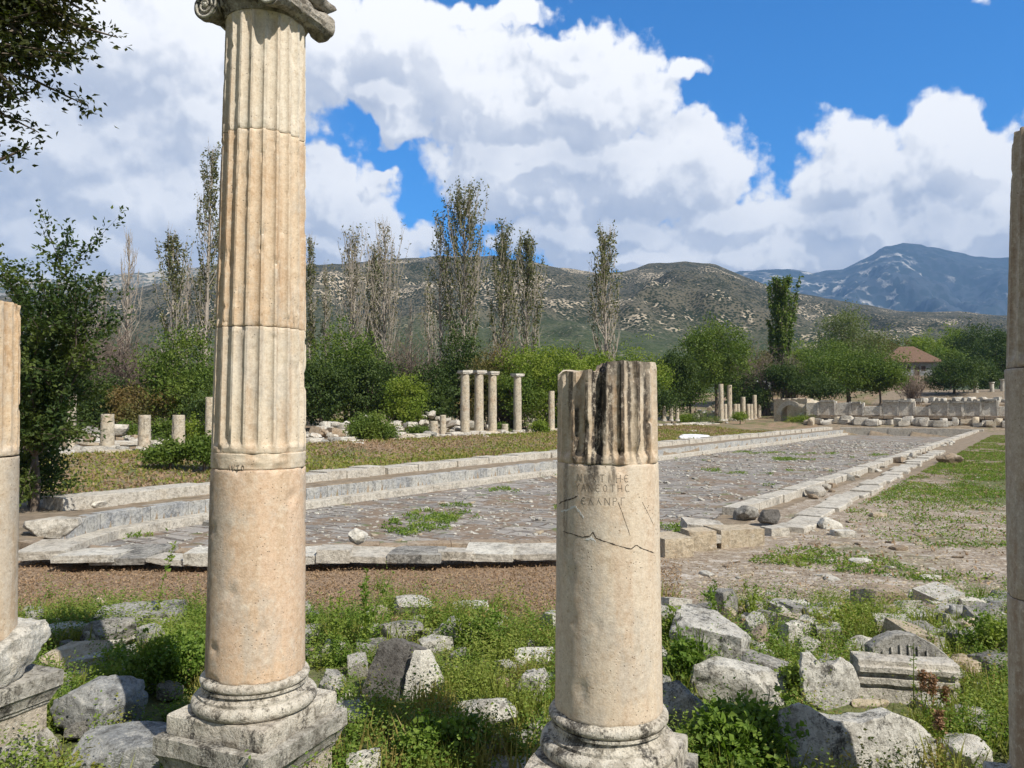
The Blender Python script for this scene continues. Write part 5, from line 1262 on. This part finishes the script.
T('ivy_clad_tree',460,422,318,54,92,'bushdk','dark ivy covered thicket below the tallest poplar',nc=300,lsz=.28)
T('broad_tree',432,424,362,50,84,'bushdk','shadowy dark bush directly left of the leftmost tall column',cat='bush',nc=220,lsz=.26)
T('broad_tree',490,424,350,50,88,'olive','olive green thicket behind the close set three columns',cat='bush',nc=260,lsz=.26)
T('broad_tree',550,424,342,84,86,'bushlt','light green spreading tree behind the fourth tall column',nc=420,lsz=.28)
T('broad_tree',520,424,372,44,82,'bush','mid green bush between the third and fourth tall columns',cat='bush',nc=200,lsz=.26)
T('broad_tree',590,424,350,60,90,'bushlt','light green tree right behind the broken column',nc=300,lsz=.28)
T('broad_tree',636,420,342,62,110,'bushlt','light green tree showing right above the broken column',nc=300,lsz=.30)
T('broad_tree',672,416,350,40,112,'bushdk','dark green tree between light trees right of the broken column',nc=260,lsz=.30,trunk=.1)
T('broad_tree',716,408,318,58,128,'bush','large mid green tree above the two tallest far columns',nc=420,lsz=.34,trunk=.12)
T('broad_tree',662,408,360,44,135,'bushlt','pale green foliage far behind the broken column right edge',cat='bush',nc=200,lsz=.3)
T('broad_tree',853,388,305,52,190,'bluegr','feathery pale green tree left of the stone house',nc=330,lsz=.42,trunk=.05)
T('broad_tree',848,396,346,84,140,'bush','large dome shaped dark green tree left of the stone house',nc=520,lsz=.34)
T('broad_tree',812,396,352,50,150,'bush','green tree between the compact poplar and the dome shaped tree',nc=300,lsz=.34)
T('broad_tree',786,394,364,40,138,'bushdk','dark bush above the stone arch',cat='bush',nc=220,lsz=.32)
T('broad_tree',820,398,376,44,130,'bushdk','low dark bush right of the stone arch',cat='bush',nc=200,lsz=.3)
T('autumn_tree',876,378,333,60,200,'olive','rusty olive treetop just behind the stone house',nc=300,lsz=.42)
T('broad_tree',925,374,334,44,205,'bushlt','bright green treetop behind the right end of the stone house',nc=260,lsz=.42)
T('broad_tree',954,390,357,44,150,'bushdk','round dark green bush right of the stone house',cat='bush',nc=300,lsz=.34)
T('pine_tree',950,362,324,26,230,'bushlt','flat topped light green tree right of the stone house',nc=160,lsz=.45)
T('pine_tree',975,378,322,52,215,'bushdk','left dark pine of the pair at the far right',nc=380,lsz=.45)
T('pine_tree',1006,388,328,52,200,'bushdk','right dark pine of the pair behind the edge column',nc=380,lsz=.45)
T('pine_tree',985,396,356,30,180,'bushdk','small dark pine below the pine pair',nc=200,lsz=.4)
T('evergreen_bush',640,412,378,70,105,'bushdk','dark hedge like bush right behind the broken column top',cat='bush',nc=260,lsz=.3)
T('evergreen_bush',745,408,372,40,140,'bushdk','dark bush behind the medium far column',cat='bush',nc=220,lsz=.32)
for i, (px, pb, pt, wp, Y_, lf, lab) in enumerate(((690,412,352,40,140,'bush','dense green tree wedged behind the light tree right of the broken column'),(738,404,356,44,160,'bushlt','light green bush behind the large mid green tree'),(830,392,332,50,185,'bush','green treetop right of the compact poplar'),(800,392,342,40,190,'bushlt','pale green treetop between poplar and feathery tree'),
    (880,392,362,40,138,'bush','bush touching the left wall of the stone house'),(770,400,350,36,170,'olive','olive bush left of the compact poplar foot'),(898,372,336,60,230,'bushdk','dark trees far behind the stone house roof'),(936,384,350,40,190,'bush','green bush between the house and the round dark bush'),
    (1000,372,336,60,240,'bush','green treetops behind the pine pair'),(570,416,348,60,104,'bush','green tree behind the slender column'),(615,410,356,50,118,'bush','mid green tree above the broken column'),(280,422,350,80,90,'bush','green mass hidden mostly behind the tall column'),
    (360,420,345,70,100,'bushdk','dark trees behind the broad bright green tree'),(450,420,352,60,104,'bush','green trees behind the ivy covered thicket'),(70,424,378,70,84,'bush','green bushes far behind the leftmost stumps'),(180,424,360,80,90,'bushdk','dark trees behind the rounded bright green tree'))):
    T('broad_tree',px,pb,pt,wp,Y_,lf,lab,nc=240,lsz=.26+Y_*.0009)
bare(755,408,338,60,142,'purplish bare shrub between the large mid green tree and the compact poplar',n=110,leafn=900,name='bare_tree',rr=.07)
bare(912,396,366,30,140,'small leafless tree in front of the stone house',n=50,name='bare_tree',rr=.05)
bare(125,415,322,90,80,'grey leafless thicket behind the stumps on the left',n=150,leafn=500)
bare(95,415,300,60,84,'tall grey twiggy shrub above the leafy tree at left',n=100)
bare(235,415,330,60,82,'grey twiggy shrub behind the tall column',n=60)
bare(410,418,330,70,90,'grey brown twiggy shrub between the broad green tree and the ivy thicket',n=150,leafn=900,leaf='bush')
bare(505,418,332,60,92,'brown twiggy thicket above the close set three columns',n=130,leafn=700,leaf='olive')
bare(580,412,340,44,100,'grey twigs above the left edge of the broken column',n=70,leafn=300)
bare(790,400,350,36,145,'tan leafless bush at the foot of the compact poplar',n=70,leafn=400)
T('leafy_shrub',372,447,414,42,58,'bush','round bright shrub in front of the rubble left of the four columns',cat='shrub',nc=260,per=24,lsz=.17)
for px, pb, pt, wp, lf, lab in ((500,434,424,12,'bush','tiny bush right of the third tall column'),(540,434,421,14,'bushlt','tufted plant right of the fourth tall column'),(555,430,416,14,'bush','plant at the foot of the slender column'),(420,436,426,18,'bush','low bush left of the lone stump'),
    (342,428,418,22,'bushlt','small bush between the tall column and the round bright shrub'),(170,462,440,30,'bush','low dark shrub in front of the flared stump'),(204,462,436,26,'bush','leafy shrub touching the left side of the tall column at meadow level'),(195,448,418,20,'bushlt','light shrub between the flared stump and the fluted column'),
    (128,446,420,20,'bush','shrub between the first and second short stumps'),(163,446,418,18,'bush','shrub between the second and third short stumps'),(700,424,412,26,'bush','bush left of the two tallest far columns'),(683,424,414,14,'bushlt','small bush among the stubs right of the broken column'),(740,420,412,12,'bushlt','weed clump below the medium far column'),
    (806,424,416,24,'bushlt','grass clump in front of the battered pier'),(845,418,410,18,'bush','bush sprouting from the ledge of the marble facade')):
    p = G(px, pb, .5); T('meadow_shrub', px, pb, pt, wp*1.2, min(p.y, 116), lf, lab, cat='shrub', nc=90, per=20, lsz=.16, nb=4)

# -- near left tree (long shoots with glossy leaves)
def shoot_tree(name, base, shoots, label, leafm, lsz, seed, r0=.12, lp=26, bark='bark', top=None, spread=.10, per=3):
    rnd = random.Random(seed); E = empty(name, base); tag(E, label, 'tree', kind='thing'); mb = MB(); P = []; Dd = []; B = Vector(base)
    t0 = Vector((0, 0, -.3)); tp = Vector(top)-B if top else Vector((0, 0, 1.2)); mb.tube([t0, tp*.5+Vector((.05, .05, 0)), tp], [r0*1.3, r0, r0*.8], 8)
    for (e, n_sub) in shoots:
        e = Vector(e)-B; m_ = tp.lerp(e, .5)+Vector((rnd.gauss(0, .06), rnd.gauss(0, .06), .10))*(e-tp).length; mb.tube([tp, m_, e], [r0*.4, r0*.22, r0*.06], 5, cap=False)
        axes = [(tp.lerp(m_, .5), m_), (m_, e)]
        for _ in range(n_sub):
            f_ = rnd.uniform(.15, 1); a = tp.lerp(m_, f_*2) if f_ < .5 else m_.lerp(e, f_*2-1); L = (e-tp).length*rnd.uniform(.12, .26)
            b_ = a+((e-tp).normalized()*.7+Vector((rnd.gauss(0, .6), rnd.gauss(0, .6), rnd.gauss(.15, .45))))*L; mb.tube([a, b_], [r0*.12, r0*.03], 4, cap=False); axes.append((a, b_))
        for a, b_ in axes:
            n_ = max(3, int((b_-a).length/.55*lp)); dr = (b_-a).normalized()
            for i in range(n_):
                q = a.lerp(b_, rnd.uniform(.1, 1.05)); 
                for _ in range(per): P.append(tuple(q+Vector((rnd.gauss(0, spread), rnd.gauss(0, spread), rnd.gauss(0, spread))))); Dd.append(tuple(dr*.6+Vector((rnd.gauss(0, .7), rnd.gauss(0, .7), rnd.gauss(0, .5)))))
    mb.build('trunk', M[bark], E); leafmesh('foliage', np.array(P), lsz, M[leafm], E, seed, dirs=np.array(Dd), aspect=.55)
    return E
rnd = random.Random(9); Yt = 22.5; bt = Q(34, 500, Yt); bt = (bt.x, Yt, 0)
sh = []
for px, py, ns in [(70,250,8),(95,290,7),(55,275,8),(30,285,7),(84,262,6),(10,262,6),(4,300,6),(48,320,8),(78,330,8),(100,350,7),(120,352,6),(112,372,6),(60,360,9),(90,385,8),(30,370,8),(66,400,8),(40,410,8),(84,425,6),(28,440,7),(56,445,6),(24,340,7),(36,470,6),(64,300,8),(8,380,6),(20,410,7),(30,490,5),(50,340,8),(72,365,8),(46,385,8),(70,420,6),(90,310,6)]:
    e = Q(px-9, py+8, Yt+rnd.uniform(-1.6, 1.6)); sh.append((tuple(e), ns+3)) if px < 98 else None
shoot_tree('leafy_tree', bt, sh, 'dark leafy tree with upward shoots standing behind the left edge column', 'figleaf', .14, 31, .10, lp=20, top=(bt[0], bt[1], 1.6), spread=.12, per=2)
# -- overhanging branch at top left; its trunk stands left of the frame
Yo = 7.2; sh = []
for px, py, ns in [(60,10,10),(98,14,9),(84,40,8),(40,40,11),(20,20,10),(70,30,9),(36,70,10),(14,70,10),(6,100,9),(30,95,8),(4,140,5),(18,118,6),(100,0,7),(70,-30,8),(30,-30,8),(0,50,9),(46,22,9),(-10,20,9),(-20,90,8),(8,168,3),(50,58,6),(55,-10,8),(10,0,9),(92,30,6)]:
    e = Q(px-16, py-4, Yo+rnd.uniform(-.45, .45)); sh.append((tuple(e), ns+2))
tp_ = Q(-120, -60, Yo)
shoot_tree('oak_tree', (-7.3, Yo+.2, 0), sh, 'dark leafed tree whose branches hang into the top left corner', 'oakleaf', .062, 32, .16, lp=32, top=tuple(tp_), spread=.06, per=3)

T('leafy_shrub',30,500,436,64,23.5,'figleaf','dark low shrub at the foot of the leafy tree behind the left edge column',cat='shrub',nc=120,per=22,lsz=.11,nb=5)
# -- foreground weeds
def plant_template(seed, kind):
    r_ = random.Random(seed); P = []; Dv = []; S = []
    if kind == 'weed':
        for _ in range(r_.randint(4, 8)):
            a = r_.uniform(0, 6.28); h_ = r_.uniform(.10, .34); o = r_.uniform(.03, .22); n_ = r_.randint(9, 16)
            for i in range(n_):
                t = (i+.5)/n_; c = (math.cos(a)*o*t**1.4, math.sin(a)*o*t**1.4, h_*t); b_ = r_.uniform(0, 6.28)
                P.append((c[0]+r_.gauss(0, .012), c[1]+r_.gauss(0, .012), c[2])); Dv.append((math.cos(b_), math.sin(b_), r_.uniform(-.1, .7))); S.append(r_.uniform(.022, .045)*(1.15-.5*t))
    elif kind == 'grass':
        for _ in range(r_.randint(14, 26)):
            a = r_.uniform(0, 6.28); P.append((r_.gauss(0, .04), r_.gauss(0, .04), 0)); k = r_.uniform(.1, .5); Dv.append((math.cos(a)*k, math.sin(a)*k, 1)); S.append(r_.uniform(.12, .34))
    return np.array(P), np.array(Dv), np.array(S)
def scatter_plants(name, pts, kind, mat, seed, scale=(.7, 1.3), aspect=.62, up=.35, jit=.15):
    tm = [plant_template(seed*50+i, kind) for i in range(14)]; r_ = random.Random(seed); PP = []; DD = []; SS = []
    for (x, y, z, s_) in pts:
        P, Dv, S = r_.choice(tm); a = r_.uniform(0, 6.28); ca, sa = math.cos(a), math.sin(a); k = s_*r_.uniform(*scale)
        R_ = np.array([[ca, -sa, 0], [sa, ca, 0], [0, 0, 1]]).T; PP.append(P@R_*k+np.array([x, y, z])); DD.append(Dv@R_); SS.append(S*(k**.5))
    P = np.vstack(PP); Dv = np.vstack(DD); S = np.concatenate(SS); rng = np.random.RandomState(seed); n = len(P)
    d = Dv+rng.randn(n, 3)*jit; d /= np.linalg.norm(d, axis=1, keepdims=True); nn = rng.randn(n, 3)*.6; nn[:, 2] += up*2; nn -= (nn*d).sum(1, keepdims=True)*d; nn /= np.linalg.norm(nn, axis=1, keepdims=True)
    s3 = np.cross(d, nn); V = P[:, None, :]+S[:, None, None]*(LEAF[None, :, 0:1]*aspect*s3[:, None, :]+LEAF[None, :, 1:2]*d[:, None, :]+LEAF[None, :, 2:3]*nn[:, None, :])
    return tag(link(name, V.reshape(-1, 3), np.arange(n*4).reshape(n, 4), mat), kind='stuff')
FT = np.array(foot)
def blocked(x, y, pad=.30):
    dx = np.abs(FT[:, 0]-x); dy = FT[:, 1]-y
    return bool(np.any((dx < FT[:, 2]*.95) & (dy > -FT[:, 2]*.5) & (dy < pad+FT[:, 2]*.3)))
def wz(n, seed, fn):
    r_ = random.Random(seed); out = []; k = 0
    while len(out) < n and k < n*30:
        k += 1; x = r_.uniform(-9.5, 9.5); y = 5.4+7.6*r_.random(); px = 512+F*x/y
        if px < -60 or px > 1090: continue
        d = fn(px, 408+F*CAMZ/y, x, y)
        if r_.random() < d: out.append((x, y, 0, .9+.6*r_.random()))
    A_ = np.array(out); A_[:, 2] = terr(A_[:, 0], A_[:, 1])-.01
    return [tuple(q) for q in A_]
def dens(px, py, x, y):
    e = 606+14*vn1(px*.02, 1.0, 4) if px < 640 else 600
    d = 1.0 if py > e+14 else (max(0, (py-e)/14) if py > e-4 else .012)
    n_ = vn1(x*1.1, y*1.1, 33, 3); d *= min(1, max(.04, .55+2.2*n_))
    if 130 < px < 210 and py > 700: d *= .25
    if 300 < px < 345 and py > 690: d *= .5
    if blocked(x, y): d *= .06
    return d
scatter_plants('weeds', wz(3200, 1, dens), 'weed', M['weed'], 41).name; bpy.data.objects['weeds']['label'] = 'low leafy green weeds covering the ground between the fallen stones'
o = scatter_plants('yellow_weeds', wz(900, 2, lambda px, py, x, y: dens(px, py, x, y)*(1 if 430 < px < 560 or 830 < px < 960 else .2)), 'weed', M['weedy'], 42); o['label'] = 'yellow green weeds mixed among the foreground stones'
o = scatter_plants('grass_tufts', wz(800, 3, lambda px, py, x, y: dens(px, py, x, y)*(1 if (420 < px < 580 and py > 700) or (820 < px < 970 and py > 630) else .15)), 'grass', M['weedy'], 43, aspect=.05, up=0); o['label'] = 'tufts of thin grass blades between the stones'
def litter(n, seed, fn, size, mat, name, lab, flat=.9, hz=.03):
    r_ = random.Random(seed); P = []
    k = 0
    while len(P) < n and k < n*40:
        k += 1; x, y, ok_ = fn(r_)
        if ok_: P.append((x, y, r_.random()*hz))
    P = np.array(P); P[:, 2] += terr(P[:, 0], P[:, 1]); o = leafmesh(name, P, size, mat, None, seed, up=flat, aspect=.5); tag(o, lab, kind='stuff'); return o
def strip(r_):
    p = G(r_.uniform(-10, 900), r_.uniform(560, 640), 0); pxx = 512+F*p.x/p.y
    return p.x, p.y, r_.random() < (1 if p.y > 10.6 and pxx < 680 else .5 if p.y <= 10.6 else .12)
litter(34000, 51, strip, .045, M['dry'], 'dry_litter', 'matted dry brown plant litter on the strip before the pool', .5, .05)
def mead(r_):
    s, t = r_.uniform(-40.5, -27.3), r_.uniform(2, 100)**1.0; x, y = xy(s, t); n_ = vn1(x*.22, y*.22, 61, 3); return x, y, y > 8 and r_.random() < .55+.9*n_
litter(42000, 52, mead, .19, M['weedy'], 'meadow_grass', 'short green grass of the meadow strip beyond the pool', -.3, .06)
litter(22000, 53, lambda r_: (lambda q: (q[0], q[1], r_.random() < .5-.9*vn1(q[0]*.22, q[1]*.22, 61, 3)))(mead(r_)), .17, M['dry'], 'dry_meadow_weeds', 'dry brown weeds in the meadow strip beyond the pool', 0, .10)
def rgrass(r_):
    s, t = r_.uniform(-4.8, 22), r_.uniform(15, 100); x, y = xy(s, t); px = 512+F*x/y
    if y < 13 or px > 1030: return x, y, False
    n_ = vn1(x*.28+5, y*.28, 71, 4); w_ = .10+.55*max(0, min(1, (y-18)/14))*max(.2, min(1, (x-.1*y)/7)); n3_ = vn1(x*1.7, y*1.7, 72, 3); w_ = w_*max(0, min(1, .45+1.5*n_+1.6*n3_)) if y > 17 else max(0, n_*2.0+n3_-.05)*.7
    return x, y, r_.random() < w_
litter(90000, 54, rgrass, .065, M['weed'], 'path_grass', 'patchy low green grass right of the pool', -.2, .06)
litter(30000, 55, lambda r_: (lambda q: (q[0], q[1], q[2] or r_.random() < .25))(rgrass(r_)), .08, M['dry'], 'dry_path_weeds', 'dry brown weeds in the grass right of the pool', 0, .10)
def pgrass(r_):
    s, t = r_.uniform(S0+.8, S1-.8), 7+(r_.random()**1.6)*60; x, y = xy(s, t)
    if vn1(x*.35, y*.35, 81, 3) < .36 or vn1(x*2, y*2, 82, 2) < 0 or not inpoly([x], [y], poly)[0]: return x, y, False
    return x, y, polydist(np.array([x]), np.array([y]), poly)[0] > .7
def pgrass_old(r_):
    x, y, z = inp(r_); n_ = vn1(x*.35, y*.35, 81, 3); return x, y, n_ > .42 and y < 60
r_ = random.Random(4); P = []
while len(P) < 9000:
    x, y, ok_ = pgrass(r_)
    if ok_: P.append((x, y, FZ+.02+r_.random()*.10))
tag(leafmesh('pool_weeds', np.array(P), .09, M['weed'], None, 8, up=-.1, aspect=.5), 'scattered green weeds growing on the pool floor', kind='stuff')
# individual plants that stand out
def stalk_plant(name, px, py, hpx, label, nst, mat, seed, wide=.3, lsz=.05, lp=60, top=None):
    r_ = random.Random(seed); p = G(px, py, .1); Hh = hpx*p.y/F; E = empty(name, (p.x, p.y, tz(p.x, p.y))); tag(E, label, 'plant', kind='thing'); mb = MB(); P = []; Dv = []
    for i in range(nst):
        a = r_.uniform(0, 6.28); o_ = Hh*wide*r_.random(); h_ = Hh*r_.uniform(.7, 1) if i else Hh; q = [Vector((0, 0, 0)), Vector((math.cos(a)*o_*.3, math.sin(a)*o_*.3, h_*.5)), Vector((math.cos(a)*o_, math.sin(a)*o_, h_))]
        mb.tube(q, [.007, .005, .003], 4)
        for k in range(lp):
            t = r_.uniform(.08, 1)*2; m_ = min(1, int(t)); c = q[m_].lerp(q[m_+1], t-m_); b_ = r_.uniform(0, 6.28); P.append(tuple(c+Vector((r_.gauss(0, .012), r_.gauss(0, .012), 0)))); Dv.append((math.cos(b_), math.sin(b_), r_.uniform(0, .8)))
    mb.build('stem', M['bushlt'], E); leafmesh('leaves', np.array(P), lsz, M[mat], E, seed, dirs=np.array(Dv))
    if top: leafmesh('seed_head', np.array([(r_.gauss(0, .015), r_.gauss(0, .015), Hh*r_.uniform(.72, 1.02)) for _ in range(220)]), .03, M[top], E, seed+1)
stalk_plant('tall_stalk',156,625,82,'tall leaning green stalk left of the tall column against the brown litter',1,'weed',1,.25,.06,90)
stalk_plant('tall_weed',365,655,80,'tall leafy weed rising over the brown litter right of the tall column',5,'weed',2,.4,.05,70)
stalk_plant('tall_weed',335,660,66,'bushy upright weed beside the tall column on its right',5,'weed',3,.5,.05,60)
stalk_plant('tall_weed',715,622,46,'bushy weed standing behind the massive cubic block',6,'weed',4,.5,.045,60)
stalk_plant('tall_weed',752,618,44,'two tall thin weeds on the edge of the stony path',3,'weed',5,.4,.045,60)
stalk_plant('single_stalk',914,735,90,'single straight green stalk in front of the grooved cornice block',1,'weed',6,.02,.03,40)
for i, (px, py, h_, lab) in enumerate(((924,735,60,'left brown seeding weed before the arch topped block'),(934,742,62,'middle brown seeding weed before the arch topped block'),(946,738,44,'right brown seeding weed before the arch topped block'),(940,770,56,'brown seeding weed at the bottom between the huge slab and white boulder'))):
    stalk_plant('seeding_weed', px, py, h_, lab, 2, 'seed', 20+i, .15, .03, 30, 'seed')
def leafy(px, py, w_, h_, label, seed, nlf=2600, lsz=.055, mat='bushlt'):
    r_ = np.random.RandomState(seed); p = G(px, py, .1); W_ = w_*p.y/F; Hh = h_*p.y/F; E = empty('leafy_weed', (p.x, p.y, tz(p.x, p.y))); tag(E, label, 'plant', kind='thing')
    bl = [(0, 0, Hh*.35, W_*.42, W_*.35, Hh*.5)]+[(r_.uniform(-.35, .35)*W_, r_.uniform(-.3, .3)*W_, Hh*r_.uniform(.2, .6), W_*.2, W_*.2, Hh*.3) for _ in range(5)]
    P = crown_pts(r_, bl, nlf//14, 14, .035, .35); P = P[P[:, 2] > 0]; leafmesh('leaves', P, lsz, M[mat], E, seed, up=.6, aspect=.8)
    mb = MB(); rn = random.Random(seed)
    for _ in range(26): a = rn.uniform(0, 6.28); mb.tube([(0, 0, 0), (math.cos(a)*W_*.2, math.sin(a)*W_*.2, Hh*.4), (math.cos(a)*W_*.4*rn.random(), math.sin(a)*W_*.4, Hh*rn.uniform(.5, .9))], [.008, .006, .003], 4, cap=False)
    mb.build('stem', M['weed'], E)
leafy(742,772,120,80,'large leafy weed mass below the long rough block, bottom right of the broken column',1,5200,.055,'weed')
leafy(690,690,46,70,'climbing leafy weed in front of the massive cubic block dark face',2,1500,.055,'weed')
leafy(800,700,50,36,'leafy weed left of the speckled upright block',3,1200,.045,'weed')
leafy(470,650,70,50,'thick weed clump behind the large rounded boulder between the big columns',4,2600,.04,'weed')
leafy(440,770,90,60,'bushy weed at the bottom centre between the big columns',5,3000,.045,'weed')
leafy(165,690,110,70,'thick weed clump left of the tall column',6,5200,.04,'weed')
leafy(640+38,660,40,50,'bright weeds right of the broken column',7,1600,.045,'bushlt')
leafy(840,640,90,36,'grassy hump behind the round cream white boulder',8,2600,.04,'weed')
leafy(990,660,50,50,'dark weeds against the right edge column',9,1500,.045,'weed')
leafy(200,775,80,26,'low weeds in front of the tall column pedestal',10,1500,.04,'weed')
leafy(90,775,60,26,'thin weeds in front of the upright blue grey block',11,900,.04,'weedy')
# ------------------------------------------------------------------ haze in the air
mb = MB(); mb.box((-17000, -400, -25), (17000, 8700, 1750)); m = bpy.data.materials.new('haze_air'); m.use_nodes = True; nt = m.node_tree; nt.nodes.clear()
pv = nt.nodes.new('ShaderNodeVolumePrincipled'); pv.inputs['Density'].default_value = 8.5e-5; pv.inputs['Color'].default_value = (.28, .55, 1.0, 1); pv.inputs['Anisotropy'].default_value = .0
nt.links.new(pv.outputs[0], nt.nodes.new('ShaderNodeOutputMaterial').inputs['Volume'])
hz_ = mb.build('haze', m); tag(hz_, 'thin blue haze that fades the far mountain', kind='stuff')
